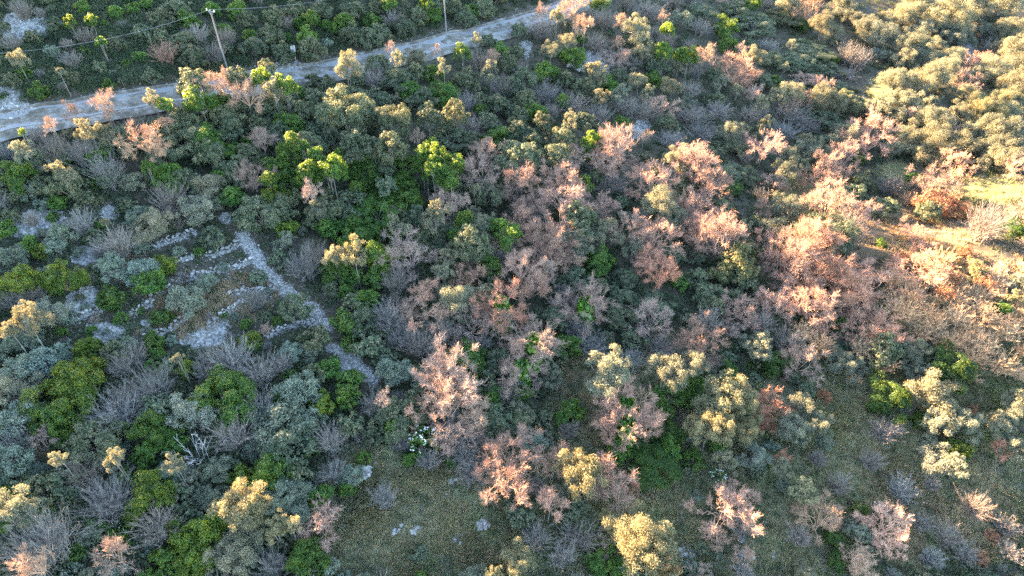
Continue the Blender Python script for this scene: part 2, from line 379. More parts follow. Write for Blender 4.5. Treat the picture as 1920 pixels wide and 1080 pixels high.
for W, H, nv in ((2.4,2.2,3), (4.4,4.0,4), (6.8,6.0,3)):
    proto('B', W, H, mk_bare('twig', .022, 270), nv, 800+int(W*10))
def mk_fan(W, H, s):
    V, F = thicket(W, H, s, stems=int(40+W*24), per=22, tw=.016, spread=.42)
    return dict(crown=mesh_quads('thicket', V, F, M['grey_twig']))
for W, H, nv in ((1.8,1.7,2), (3.6,3.2,4), (5.6,4.4,3)): proto('F', W, H, mk_fan, nv, 900+int(W*10))
def mk_bramble(W, H, s):
    V, F = thicket(W, H, s, stems=int(24+W*16), per=24, tw=.024, spread=.9)
    return dict(crown=mesh_quads('bramble', V, F, M['bramble']))
for W, H, nv in ((1.8,1.0,2), (3.6,1.8,4), (5.6,2.6,3)): proto('T', W, H, mk_bramble, nv, 930+int(W*10))
def mk_dead(W, H, s):
    V, F = thicket(W, H, s, stems=16, per=9, tw=.03, spread=.6)
    return dict(crown=mesh_quads('dead_branches', V, F, M['dead']))
proto('D', 3.6, 3.6, mk_dead, 3, 950)
def mk_flower(W, H, s):
    (V, F), SC = leafy_crown(W, H, s, int(430*W*W), (.15,.10), lobes=18, lobe_r=.19)
    rng = np.random.default_rng(s+5); c = V.reshape(-1,4,3).mean(1); top = np.where(c[:,2] > H*.45)[0]; pk = rng.choice(top, min(len(top), int(26*W*W)))
    P = c[pk]*np.array([1.05,1.05,1.04]); fv, ff = leaves(np.repeat(P,3,0)+rng.normal(size=(len(P)*3,3))*.04, rng.normal(size=(len(P)*3,3))+np.array([0,0,1.5]), .10, .09, rng)
    return dict(crown=mesh_quads('leaves', V, F, M['green']), extra=('blossom', mesh_quads('blossom', fv, ff, M['flower'])))
proto('W', 1.8, 1.5, mk_flower, 3, 960)
TRUNKS = [mesh_quads('trunk', *trunk_mesh(40+i, 1 if i < 3 else 3, .10 if i < 3 else .065), M['bark'], smooth_=True) for i in range(6)]
TRUNKS_PALE = [mesh_quads('trunk', *trunk_mesh(60+i, 1 if i < 2 else 4, .09 if i < 2 else .05), M['grey_twig'], smooth_=True) for i in range(4)]
def ivy_mesh(s):
    rng = np.random.default_rng(s); n = 900; z = rng.uniform(0,1,n)**1.1; a = rng.uniform(0,2*PI,n); r = .16*(1-.4*z)*rng.uniform(.7,1.7,n)
    P = np.c_[r*np.cos(a), r*np.sin(a), z]; V, F = leaves(P, P*np.array([1,1,0])+rng.normal(size=(n,3))*.08, .16, .13, rng)
    return mesh_quads('ivy', V, F, M['ivy'])
IVY = [ivy_mesh(s) for s in (1, 2, 3)]

# ------------------------------------------------------------------ what grows where, tile by tile: kind x y width lit tint
TILES = {
(0,0): """G395,125,95,1 G515,115,90,1 G565,235,75,1 S290,290,110 O100,335,110,1 G780,310,95 G605,470,95 G215,500,130 H690,450,80 H400,430,120 O335,400,60,1
H1010,240,150 G1265,165,60 H1420,260,110 G1410,195,70 H1520,190,100 G1730,210,90 G1880,160,60 H1540,95,100 G650,60,120 G1050,100,90 H800,170,150 H900,110,120 F1270,210,100
H1590,300,110 H1750,275,130 F120,50,170 G130,400,110 H60,440,130 F400,330,140 H560,370,110 G710,350,70 G590,130,60 H300,130,120 G460,30,110 H980,40,120 F1200,300,110
H1090,320,130 F920,300,120,0,o H840,420,130 G470,280,80 F60,240,130 H180,200,120 F480,200,130 H640,240,130 F1100,200,110 G1190,40,80 G1330,60,90 H1660,60,110 H1800,60,110
B580,580,140,2,t B620,640,80,1,t B370,590,50,1,t B290,710,100,2,t G125,745,60,2 O500,735,150,2 O590,750,120,1 B420,650,110,1 B810,790,180,2,t H980,450,190,2 H1080,480,160,2 O860,560,110,2 G930,590,70,2
G1120,570,130,2 B1220,470,150,2,t G1235,590,90 H1340,440,130,2 B1390,540,150,2,t G1460,440,110,2 H1500,385,90,2 G1600,485,120,2 O1540,520,130,2 H1560,590,130 H1260,650,150 G1160,790,120
H1310,740,110 G1380,800,70 B1480,800,130,1 G1640,700,110 G1640,860,140,1 H1740,830,150,1 G1850,955,150,2 G1725,965,100,2 H1480,650,120 G1510,1010,80,1 B1430,990,150 H1000,700,150 F1050,760,200
H680,790,150 F300,850,180 O350,980,130,1 H200,900,130 G100,990,140 G330,870,90 O130,850,110,1 F450,850,150 F600,960,160 O740,1000,130 G830,940,60,1 G970,1010,130 H900,880,120 H380,1040,150,0
F200,760,140 G900,690,70 F760,690,150 G550,880,110 F30,850,110 H50,950,110 S600,1000,110 G540,1020,70 O1180,1040,170,0,p H1060,1030,120 G1230,990,100 G1570,960,120 H1700,640,110 H1790,560,120
H1400,890,110 G1290,860,100 H1200,880,120 F1330,960,130 G1600,1020,110 H1460,720,110 B930,690,60,1""",
(640,0): """G270,10,100,1 G480,15,80,1 H360,60,90 H60,60,120 G170,110,80 F290,110,100 H430,90,90 G520,80,80 H700,100,100 G740,50,70 H800,45,110 H900,60,100 H1010,40,110 H60,190,120 H150,220,110
H560,30,90 H640,40,90 G30,130,90 H210,190,110 H350,150,110 H450,170,90
O30,375,140,2 B280,275,60,1 O315,325,90,2 H200,360,100 B535,285,50,1 G680,295,90,1 O765,225,60,1 B865,115,50,1 B1130,80,80,1,t O1210,100,90,2 F1120,170,150 B1310,40,130,2,t B1370,150,90,2,t G1460,20,100,1
O1260,235,110,1 O1180,285,110,1 G1300,310,130 G895,270,80 B850,340,90,0 O575,375,80,2 H420,410,110 G590,520,120 H310,460,150 H200,570,130 H450,560,120 H700,450,150 O840,410,100,1 F700,570,130 H880,590,120
H960,480,100 G1160,410,120 H1270,450,100 O1430,385,100,2 O1460,440,70,1 H1380,490,130 O1460,545,90,1 O1570,530,100,1 G1500,460,80 B1530,330,140,0,g B1590,320,60,1 O1660,170,160,2 H1640,240,140 O1700,290,120,1
G1835,165,80,2 G1815,295,100,2 G1905,310,80,2 B1560,250,60,1 B1580,140,90,1,t B1810,110,60,1,t F1480,110,150 F1730,60,200 O1670,450,110,1 O1725,525,70,1 O1860,490,130,1 F1150,520,150 F1300,580,170 H1040,570,110
F1700,620,180 B1790,600,130,0 H1830,690,120 G1580,680,70 B1700,770,70,1,t F1850,780,160 O1885,900,140,2 H40,640,270,2 H280,690,200,2 B430,775,70,1 H490,660,120,2 H560,675,90,1 H640,640,120,2 F730,710,190
H600,780,150 G890,770,140 H830,700,110 H1000,750,120,1 H1130,700,130,1 H1250,770,130,2 O1290,670,100,2 H1370,690,110,2 H1430,730,100,1 H1085,800,120,1 H990,890,190,2 H1200,870,160,2 B1310,880,120,1 G1405,790,110,2
G1390,880,80 B1540,870,230,2,p F1530,1030,180 G500,870,130,2 H80,830,170,2 H275,840,160,2 G100,930,130 B820,870,150,1 G585,960,170,2 G515,955,80,2 H620,1030,130 G130,1010,130 G350,940,160 G360,1050,100 H250,1050,100,1
O550,1030,60,1 B780,980,170,1 B1010,1000,160,2,p B1250,1020,200,2,p G1365,1040,100,2 O750,1065,60,1 B1750,1030,200,2,p B1640,920,80,1 G1740,960,60 F560,150,80 H1000,660,90 F1600,740,130 G1100,630,110 H720,810,120
F900,480,110 G400,520,100 H60,540,130 G520,420,90 F1440,240,120 H1560,440,90 F1600,590,140 F1450,640,150 G1250,560,80 G1760,440,80 H1780,360,110 O1900,580,100 F1820,230,110 H1000,290,70 F780,330,110""",
(1280,0): """H100,60,150 G400,20,90,1 O600,20,130,2 B710,60,140,2,t O790,150,160,2 O900,30,130,2 O1120,105,120,2 O1240,85,130,2 O1330,20,200,2 O1600,20,200,2 O1500,100,230,2 O1800,20,160,2 O1820,170,150,2
O1900,140,100 G240,150,130,1 F100,150,130 H400,130,200 H560,100,180 H300,60,130 G680,140,80 H700,270,200 H620,340,170 H780,380,170 O610,250,60,1 O570,385,60,1 G830,330,90 F900,410,160 B120,310,110,2,t
G30,320,110,2 B290,390,180,1,p B360,370,60,1 O420,320,130,2 G500,450,80 O215,470,90,1 O310,500,80,1 B400,530,90,1 O450,580,80,2 B330,280,60,1 H370,245,60 O590,520,150,2 B700,450,110 B790,480,80,1,p B670,570,90,1,p
O550,560,70,2 O810,550,180,2 H790,650,180 F620,640,180 F700,700,150 H930,570,130 F580,740,180 O1120,200,180,0,g O1040,160,150,0,g O1300,270,200,2 O1240,330,130,2 O1450,260,110,2 O1500,320,140,2 O1190,440,170,2
O1390,440,190,2 O1500,390,160,2 B1590,460,120,2 O1590,520,100,2 O1490,515,100,2 O1400,560,90,2 O1270,560,150,2 O1170,530,90,1 O1100,600,160,1 B1690,340,90,2,p O1760,400,180,2 O1890,290,190,2 O1860,360,160,2
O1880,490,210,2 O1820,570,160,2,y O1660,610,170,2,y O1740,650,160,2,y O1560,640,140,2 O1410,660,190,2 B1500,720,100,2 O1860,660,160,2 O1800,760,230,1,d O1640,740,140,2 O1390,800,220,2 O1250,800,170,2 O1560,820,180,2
O1450,860,160,2 B1520,920,150,2,t O1830,880,170,2 O1740,900,140,2 B1880,930,120,2,t B1060,760,230,2,p O920,750,150,2 B890,900,170,2,p G990,880,70 B460,830,160,2,p O270,730,120,2 O345,720,60,2 O465,700,75,2
H280,820,150 O700,775,70,2 O720,840,170,1 O600,870,100,2 O580,970,160,2 O680,930,80,2 B520,1020,120,1 B770,1020,160,2,p B840,940,140,2 H1010,1020,110 H350,980,140 H250,960,120 B70,950,220,2,p B140,1030,180,2,p
O20,860,80,2 G1300,1010,90,2 B1430,1040,200,1 H800,790,90 F1180,1040,130 F60,650,180 F110,740,170 F200,620,150 H130,860,120 F40,500,120 H200,560,110 O1700,180,120,1,g O1560,200,150,0,g O1360,150,130,0,g
O960,100,120,0,g O1480,180,130,0,g O1100,300,100,0,g F940,300,130 F1000,330,120 F620,480,70 B600,600,90,1 H450,450,100 F480,260,110 H500,330,130 O30,560,90,0,g O1200,640,120,1 O1160,650,90 F380,640,120 H870,480,110""",
(480,240): """G200,60,70,2 G260,100,60,2 G330,150,75,2 G380,190,60,2 G290,220,65,2 G430,250,60,2 G350,290,60,1 G180,130,60,1 G930,140,65,2 G1000,190,70,2 G1060,240,65,2 G1100,310,60,2 G960,270,60,1 G1150,220,55,1 G470,140,55,1 G560,330,55,1""",
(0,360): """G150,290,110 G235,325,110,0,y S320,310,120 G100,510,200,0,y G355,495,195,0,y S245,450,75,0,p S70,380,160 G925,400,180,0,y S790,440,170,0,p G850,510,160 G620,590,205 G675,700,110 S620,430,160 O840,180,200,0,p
O590,170,60,1 S760,140,130 H1190,250,190 G1120,330,90 O1100,100,190,0,p G1310,30,100 H1460,110,170 G1550,40,100,0,y G1610,200,80,0,y H1330,130,120 H1590,90,110 H1850,110,140 O1790,90,90,1 B1760,20,110,2
F660,280,200 F450,170,150 S340,240,130 F200,570,120 S1030,630,200,0,p G900,700,110 H1450,470,150 F1430,600,190 O150,730,190,2 O260,680,220,0,p O50,760,90,2 S400,710,120 S170,830,130 G340,780,95 S360,900,120
G490,870,150,0,y S240,950,190,0,p S90,1020,200,0,p G430,1030,270,0,y S70,850,120 H640,900,150 S700,860,110 G860,830,160 F750,920,150 G1050,990,110,0,y O1000,930,60,1 S960,830,90 F1300,950,240 F1180,930,160
G1410,830,120,0,y H1660,650,170 G1560,720,100 H1780,830,150 S1640,890,120 G1620,1020,80 S1750,900,110 F1450,1010,200 O1880,345,110,2 G1890,450,110 F1700,420,210 F1760,350,180 H1560,370,120 G20,200,110 H40,130,120
F170,150,130 S1240,60,120 F950,20,160 G320,50,100 H480,40,130 H700,60,120 G1350,250,40 S1000,330,110 S1250,420,90 S1150,510,110 F560,330,100 H520,250,110 S440,330,100 F1580,960,150 S1330,700,80 G560,190,60
F60,600,150 S480,640,70 F680,970,160 G880,910,90 H920,980,110 S830,770,80 H1080,900,90 F1150,1010,150 G1850,980,110 S1900,880,80 H1500,700,60 S1100,540,80 G1260,690,50 F1180,700,90 S1500,560,80 H60,450,100 F930,130,110""",
(640,360): """H50,80,150 G200,110,200 G350,50,140 H320,160,120 O530,150,150,2 O300,180,90,2 O365,205,75,2 G100,240,170 O75,355,150,2,c G175,335,85,2 G230,370,130,0,y H410,150,110 H540,230,140 B610,80,160,1 B390,340,230,1,g
O750,110,60,1 G690,150,85,2 G640,240,65,1 O785,170,120,2 G870,190,85,2 G930,240,140,2 H730,300,190,2 O600,370,95,2 O575,440,100,2 O700,270,90,2 B930,290,130,1 G830,415,110,1 B1000,150,140,1,p B1060,90,150,1,p
F1050,110,200 B1250,50,230,2,p B1160,260,250,2,p B1140,340,180,1,p H1330,170,220,2 O1330,270,170,2 O1480,230,160,2 B1490,80,130,1,p B1620,220,170,2,p B1750,270,210,2,p O1640,320,120,2 O1800,80,230,2 O1850,180,140,2
B1740,400,160,2,o B1800,470,160,2,o G1450,400,170,1 H1300,480,150 B1260,400,140,1 B1010,430,180,2,p B1060,540,190,1,p B720,490,140,1,p B470,570,130,1,p O660,590,200,2 O815,570,100,2 B900,640,220,2,oi
B900,740,150,1 B550,690,140,1 B730,740,180,0,g G840,760,60 B1080,850,220,2,i B1000,890,130,0 B1370,650,260,1,gi B1010,1000,240,1,i F330,800,210 F440,860,160 B410,770,70,1,p F250,700,160 G255,790,60
F560,780,190 F790,860,110 G30,740,130 H110,720,150 G140,600,120 H150,870,130 G40,830,110 B600,1000,230,2 B560,1060,200,2 G710,950,190 H880,940,150 H1180,880,130 G1250,860,130 H1750,640,170 B1740,720,180,1
O1500,1010,200,2 O1180,1040,120 O1830,1000,180,2 F1800,870,190 H1850,350,150 S350,1030,130 G40,1050,110 H1570,590,130 H1560,690,130 F1400,860,170 H470,1010,110 S260,1020,130 H250,930,120 G1900,500,90 H1650,820,110
F1330,780,150 H640,480,120 G190,470,90 F310,500,150 H1180,700,140 H450,280,110 H1600,480,120 F1630,940,140 F920,350,120 H1450,520,110 B760,400,110,0 B1150,450,120,1 H60,620,110 H680,690,90 G610,750,50 S980,1050,90""",
(1280,360): """B80,90,190,2,p B60,200,160,2,p H220,90,120 O600,90,190,2 B820,90,210,2,t O880,60,100,2 H800,230,230 O540,220,190,2 B960,140,170,1,p F920,210,200 B210,280,260,2,p O340,220,120,2 O330,140,50,1 H290,400,240,1,y
H370,320,110,2,y H350,500,150 B560,330,210,2,p O520,310,120,2 B690,320,270,2,p B800,370,160,2,p B620,430,260,2,p B780,450,250,2,p B940,410,130,2,p B900,520,250,2,p B1060,520,220,2,t B1200,480,200,2,t B1350,470,240,2,p
B1290,570,200,2,t R1430,440,140,1 O1655,430,125,2,y B1560,580,160,2,t B560,640,170,2,p B330,670,170,2,p B700,620,240,2,p B850,640,200,1 B1000,610,160,2,t G880,740,80 B1040,740,170 B790,780,160 B1250,650,220,2,t
B1400,690,200,2,t B1550,680,200,2,t B1700,680,220,2,t O1860,620,140,2,y G1795,650,90,2 B1850,780,170,2,t B1800,960,200,1,t B1890,1010,130,1,t B110,850,220,2,p O420,840,130,2 O340,840,80,2 O440,890,120,2 G510,950,140
H440,930,100 O550,920,70,1 B650,960,180,0,g O910,960,170 O870,900,100,1 O1290,910,150,1 O1340,880,80,2 O1030,890,80,1 G1490,970,190 H1130,880,160 O1320,1010,130 H1400,930,100 O60,960,140,2 G50,1050,110 F690,770,150
F780,850,170 B1160,780,210,1 B1500,830,160,1,t B960,700,140,1 R1430,60,190,1 R1560,100,120,1 F1720,170,260,1,p G1860,200,100 G1120,285,50 B1310,250,150,1,t B1240,170,60,1 H950,20,150 H1130,90,130 H1380,110,120
B450,600,90 F600,850,170 F1000,860,150 F1640,900,160 B1660,820,170,1,t R1540,500,110,1 R1700,500,100,1 R1480,560,110,1 B1620,760,160,1,t B1740,860,150,1,t F450,740,130 H400,1050,110 G250,1000,90 H180,640,130
F150,720,150 B1430,760,150,1,t G700,730,70 H300,590,100 R1230,370,100,1 R1340,390,90,1 G640,200,70 H690,230,110 R1600,330,90,1 H90,480,120 H130,560,130 B200,470,90,1 F700,900,120 F1150,960,140 H620,1040,120""",
(0,720): """G320,90,290,0,y G300,190,180 O50,40,210,0,p S130,200,180,0,p F640,170,270 W880,90,110 W600,280,70 H880,130,150 G1240,60,250 G1330,160,160 G1150,50,100 F850,20,250 O1090,160,230,0,p G840,270,180 G830,370,140 H540,310,200
D1090,360,230 F1310,280,240 S1530,250,260 H1600,350,260 G1740,340,100 G1810,110,120,0,y S1690,60,180 S1740,210,140 F1860,320,150 O335,420,85,2 O450,430,180,0,p O650,425,120,2 O570,410,140,0,p O985,460,110,2
O1070,510,150,0,p G1060,550,70 S920,510,120 S60,440,200 H60,500,130 G690,530,90 H370,560,150 H230,600,160 F590,660,300 G850,620,200,0,y F870,790,240 O60,720,240,2 G20,800,70,1 W240,650,60 G240,720,120 W640,810,80
G650,860,110 F240,870,380,1 F180,970,220 B210,1020,180,1,t B650,960,180,1 G1100,890,240,0,y G1080,990,170,0,y G920,990,160 O1360,690,270,2,c O1380,610,130,0,p O1540,800,130,2,c O1630,790,95,2,c B1800,770,180,0,p
O1290,960,240,0,p O1360,870,220 S1180,650,130 G1540,480,190 G1370,530,140,0,y H1660,480,140 W1650,430,60 S1250,480,130 H1150,500,110 G1730,960,180 F1540,1010,160 G1400,140,90 G960,320,120 W1240,480,50 H1080,760,110
B240,320,130,0,g F80,330,150 F700,60,150 H1000,620,130 H1030,700,110 G980,520,80 F480,500,160 S1420,350,110 H350,660,110 H740,700,110 F1000,850,110 G540,800,100 S500,850,100 F1450,120,160 S1560,640,150 G30,600,90""",
(640,720): """G40,60,130 H50,220,130 F170,110,130 B240,90,80,1 H320,180,210 G400,190,75,0,y G300,240,120 W460,310,150 B640,60,230,2 B600,170,280,1 B760,190,140,2,t F620,320,270 D770,60,80 G860,60,110 H870,200,170 H1010,200,180
O1010,160,140 O1130,300,120,0,g G1300,150,110 G1240,190,80 G1010,50,100 F930,60,120 B950,420,270,2,p B930,550,230,2,p B1190,430,160,2,p B1170,680,170,2,p O1330,490,210,2,y O1300,610,200 B1480,470,150,2,p B1560,620,190,2,p
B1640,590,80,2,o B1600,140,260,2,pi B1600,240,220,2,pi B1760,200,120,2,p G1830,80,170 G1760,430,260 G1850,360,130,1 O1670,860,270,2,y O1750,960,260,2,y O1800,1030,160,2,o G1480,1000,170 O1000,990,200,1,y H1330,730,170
F1330,850,190 F1100,860,160 F740,490,170 G120,410,70 F330,330,90 H430,940,90 F240,630,130 G30,580,80 G380,420,60 S1080,320,110 O850,1060,90,1,y G1820,260,150 H1290,700,120 F1240,960,120 H1010,720,150 S1000,250,110
F490,430,100 H170,300,90 B1440,620,100,1 O1560,760,60,2 F700,400,140 G620,440,60 S60,520,110""",
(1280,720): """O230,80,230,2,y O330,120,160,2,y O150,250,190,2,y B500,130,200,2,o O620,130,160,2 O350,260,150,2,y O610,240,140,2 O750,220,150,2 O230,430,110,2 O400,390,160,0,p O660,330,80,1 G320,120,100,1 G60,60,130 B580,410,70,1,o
O570,480,90,2 W200,520,80 B240,700,250,2,p F320,800,220 B330,640,140,1,p B780,760,190,2,t O690,610,120,2,y B1140,790,210,2,c B1180,900,140,2,c B970,960,150,2,t G1000,710,80,0,y F1140,270,230,0,p F1060,430,190
F880,570,190 D910,540,100 F1240,600,250 O1430,70,220,2 O1450,190,160,2 O1570,210,150,2 G1560,370,110,0,y O1440,440,190,0,p O1540,470,110,2 G1330,200,80,0,y G1130,60,180 B1780,370,110,2,o O1790,230,130,2 O1880,180,140,2
O1890,370,120,2 O1870,90,110,2 F1650,690,240,0,p F1500,860,220 G850,870,100 S60,290,110 G60,420,110 H700,30,140 F760,420,130 S800,320,120 F1400,560,120 F1350,780,180 H430,490,130 F660,860,170 F1200,250,130 F1600,960,200
R1750,860,110 R1680,980,120 F1820,800,160 F1400,980,180 B1000,1040,150,2,t G870,990,90 F1120,700,120 G200,360,100 S500,350,110 H40,500,110 F1850,950,170""",
}
P = []
for (ox, oy), s in TILES.items():
    for w in s.split():
        k = w[0]; f = w[1:].split(',')
        lit = int(f[3]) if len(f) > 3 and f[3] else 0; tint = f[4] if len(f) > 4 else ''
        P.append(dict(k=k, px=ox+float(f[0])/3, py=oy+float(f[1])/3, w=float(f[2])/3, lit=lit, tint=tint, hand=True))
for p in P:
    if p['k'] in 'BR' and 't' in p['tint'] and p['px'] > 1640 and 480 < p['py'] < 740: p['k'] = 'T'; p['tint'] = ''
NHAND = len(P)

# ------------------------------------------------------------------ road, path and clearings, as places on the ground
def line_at(pts, h=0.0):
    a = np.array(pts, float); x, y, d = at(a[:,0], a[:,1], h); return np.c_[x, y]
ROAD = line_at([(-260,300),(-120,262),(0,236),(110,214),(233,195),(277,188),(400,168),(533,144),(707,112),(840,80),(973,46),(1040,22),(1090,3)])
ROAD = np.vstack([ROAD, ROAD[-1]+(ROAD[-1]-ROAD[-2])/np.linalg.norm(ROAD[-1]-ROAD[-2])*45])
def resample(p, step, it=3):
    for _ in range(it):
        q = [p[0]]
        for a, b in zip(p[:-1], p[1:]): q += [a*.75+b*.25, a*.25+b*.75]
        p = np.array(q+[p[-1]])
    s = np.r_[0, np.cumsum(np.linalg.norm(np.diff(p, axis=0), axis=1))]; t = np.arange(0, s[-1], step)
    return np.c_[np.interp(t, s, p[:,0]), np.interp(t, s, p[:,1])]
ROADC = resample(ROAD, 1.0)
def dist_line(x, y, L):
    x = np.asarray(x, float).ravel(); y = np.asarray(y, float).ravel(); best = np.full(x.shape, 1e9)
    for a, b in zip(L[:-1], L[1:]):
        d = b-a; t = np.clip(((x-a[0])*d[0]+(y-a[1])*d[1])/max((d**2).sum(),1e-9), 0, 1)
        best = np.minimum(best, np.hypot(x-a[0]-t*d[0], y-a[1]-t*d[1]))
    return best
PATH = line_at([(452,438),(468,462),(488,492),(508,522),(540,548),(572,568),(596,592),(614,620)])
PATH2 = line_at([(622,650),(650,665),(674,686),(700,715)])
WALLS = {  # dry stone terrace walls, pale stones, by pixel of the photograph
 'a': [(285,466),(320,452),(372,436)], 'b': [(325,492),(350,486),(362,484)], 'c': [(268,572),(300,552),(345,524),(400,508),(440,500),(482,488)],
 'd': [(385,482),(420,474),(445,462)], 'e': [(385,612),(420,592),(460,566)], 'f': [(498,634),(540,614),(596,604)],
 'i': [(130,604),(165,588),(200,580)], 'j': [(430,560),(460,548),(505,545)], 'k': [(270,640),(320,618),(352,600)],
 'g': [(235,592),(262,582),(285,570)], 'h': [(485,552),(510,545),(530,537)]}
RUBBLE = [(70,418,34),(40,425,28),(100,408,20),(205,400,18),(150,566,26),(165,550,16),(395,630,26),(370,640,22),(410,612,20),(190,625,26),(215,622,20),(160,480,24),
 (350,640,12),(425,410,14),(985,85,12),(978,105,12),(970,130,10),(985,95,10),(1110,110,20),(1125,130,18),(1500,95,14),(15,195,34),(40,210,24),(10,180,26),
 (555,128,16),(520,128,14),(300,270,12),(330,290,12),(1812,92,18),(1822,112,12),(30,50,34),(70,52,28),(10,55,20),(640,690,14),(905,985,12),(1400,1040,14),(1390,1010,8),(862,1008,14),
 (1290,1035,14),(275,605,10),(330,380,10),(400,350,14),(1190,250,18),(1205,235,14),(780,995,10)]
CLEAR = [  # (px, py, rx, ry, kind) grass g, straw s, low open ground o
 (820,940,150,85,'g'),(760,1010,130,60,'g'),(930,1030,110,40,'g'),(1235,920,45,70,'g'),(1250,860,60,40,'g'),(700,880,70,45,'g'),
 (1865,355,70,26,'G'),(1650,165,24,20,'G'),(1690,240,26,16,'G'),(1780,270,50,12,'G'),(1680,320,40,22,'G'),(1830,180,30,12,'G'),
 (1690,425,90,38,'s'),(1600,400,60,20,'s'),(1750,470,70,26,'s'),(1850,500,70,50,'s'),(1850,600,70,60,'s'),(1800,450,60,30,'s'),
 (1580,850,70,110,'g'),(1480,1000,60,70,'g'),(1700,1000,60,60,'o'),(1800,960,120,90,'s'),(1740,690,60,40,'g'),(1250,660,40,50,'o'),
 (1600,760,60,40,'g'),(1850,740,50,30,'g'),(1640,900,60,60,'o'),(1090,700,50,50,'o'),(1120,780,40,50,'o'),
 (400,560,110,50,'o'),(330,600,80,40,'o'),(1520,900,430,200,'m'),(1760,740,190,110,'m'),(900,980,330,140,'m'),(1130,760,110,100,'m'),(1620,440,200,80,'o'),(1500,380,60,60,'m'),(230,500,60,30,'o'),(60,850,50,20,'o'),(310,310,20,40,'o')]
def clear_mask(px, py, kinds='gGso', grow=1.0):
    m = np.zeros(np.shape(px))
    for cx, cy, rx, ry, k in CLEAR:
        if k in kinds: m = np.maximum(m, 1-np.sqrt(((px-cx)/(rx*grow))**2+((py-cy)/(ry*grow))**2))
    return m

# ------------------------------------------------------------------ the smaller growth that fills the gaps
rs = random.Random(5)
def zone_kind(px, py):
    r = rs.random()
    def pick(s): return s[int(r*len(s))]
    road_y = np.interp(px, [0,533,973,1090], [236,144,46,3])
    if px < 1090 and py < road_y-8: return pick('HHHHHGGGFFS')
    if px > 1600 and py < 330: return pick('OOOOOOFB')
    if px > 1000 and py < 330: return pick('HHFFFFOOSGB')
    if px < 480 and py > 350: return pick('SSSGGHFFFHO')
    if py < 330: return pick('HHHHHGGFO')
    if px < 900 and py < 560: return pick('HHHHHGGGO')
    if py < 720 and px > 1380: return pick('TTTBFHO')
    if py < 720: return pick('BBFFFHHHGO')
    if px > 1450: return pick('FFFSSOR')
    return pick('HHFFFSSGBO')
hx = np.array([p['px'] for p in P]); hy = np.array([p['py'] for p in P]); hw = np.array([p['w'] for p in P])
fx = []; fy = []; fw = []
mm_ = lambda px, py: float(clear_mask(px, py, 'm')) > 0
for _ in range(6000):
    px = rs.uniform(-60,1980); py = rs.uniform(-70,1150)
    w = rs.uniform(18,38) if py < 300 else rs.uniform(20,46)
    if not(px < 1090 and py < 160): w *= 1.05
    sh = 1.0
    cm = max(float(clear_mask(px, py)), -1)
    if cm > .05 or (mm_(px, py) and rs.random() < .85): continue
    d = np.hypot(hx-px, (hy-py)*1.15)
    if (d < (hw*.42+w*.42)).any(): continue
    if fx:
        a = np.hypot(np.array(fx)-px, (np.array(fy)-py)*1.25)
        if (a < (np.array(fw)+w)*.40).any(): continue
    fx.append(px); fy.append(py); fw.append(w)
for px, py, w in zip(fx, fy, fw):
    if px > 1560 and py < 340 and rs.random() < .6: continue
    k = zone_kind(px, py); P.append(dict(k=k, px=px, py=py, w=w, lit=0, tint='', hand=False))

for _ in range(90):
    t_ = rs.uniform(0, 2*PI); q_ = math.sqrt(rs.random()); px = 1790+math.cos(t_)*q_*165; py = 560+math.sin(t_)*q_*85+.12*(px-1790)
    if py > 470: P.append(dict(k='T', px=px, py=py, w=rs.uniform(22,48), lit=0, tint='', hand=False))
# ------------------------------------------------------------------ set every plant on its own spot of ground
PX = np.array([p['px'] for p in P]); PY = np.array([p['py'] for p in P]); PW = np.array([p['w'] for p in P]); LIT = np.array([p['lit'] for p in P])
KR = dict(H=.86, G=.82, O=.72, B=.92, F=.85, S=.75, W=.75, R=.75, D=1.0, T=.62)
_pts = np.array([q for L in list(WALLS.values())+[[(452,438),(488,492),(540,548),(596,592),(614,620)],[(622,650),(650,665),(700,715)]] for q in L]+[(c[0],c[1]) for c in RUBBLE], float)
NEARW = np.array([np.hypot(_pts[:,0]-p['px'], _pts[:,1]-p['py']).min() for p in P])
GROW = np.array([1.30 if p['k'] in 'HFSG' and not p['lit'] else 1.05 if p['lit'] else 1.15 for p in P])
for i, p in enumerate(P):
    if p['k'] == 'F' and 330 < p['px'] < 860 and 220 < p['py'] < 400: p['k'] = 'H'
    if p['px'] < 600 and 370 < p['py'] < 720: GROW[i] = 1.05 if NEARW[i] > 26 else .74
    if p['px'] > 1150 and p['py'] > 700 and p['k'] in 'FSRH': GROW[i] = .8
    if 250 < p['px'] < 980 and 150 < p['py'] < 560 and p['k'] in 'HG' and NEARW[i] > 40: GROW[i] = 1.52 if not p['lit'] else 1.22
    if p['px'] > 1560 and p['py'] < 340 and p['k'] == 'O': GROW[i] = 1.12 if p['hand'] else .7
    if p['px'] < 300 and p['py'] < 260: GROW[i] = .8
    if p['px'] > 1500 and 440 < p['py'] < 720 and p['k'] in 'FSHB':
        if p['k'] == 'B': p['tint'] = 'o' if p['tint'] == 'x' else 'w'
        elif not p['hand'] or p['k'] == 'F': p['k'] = 'T'
    if p['px'] > 900 and p['py'] > 640 and p['k'] == 'O' and p['lit'] == 2: GROW[i] = 1.28
kr = np.array([KR[p['k']]*(.68 if p['k'] == 'B' and p['px'] > 1540 and 440 < p['py'] < 700 else 1) for p in P])
Hh = np.full(len(P), 3.0); X, Y, D = at(PX, PY, Hh*.6)
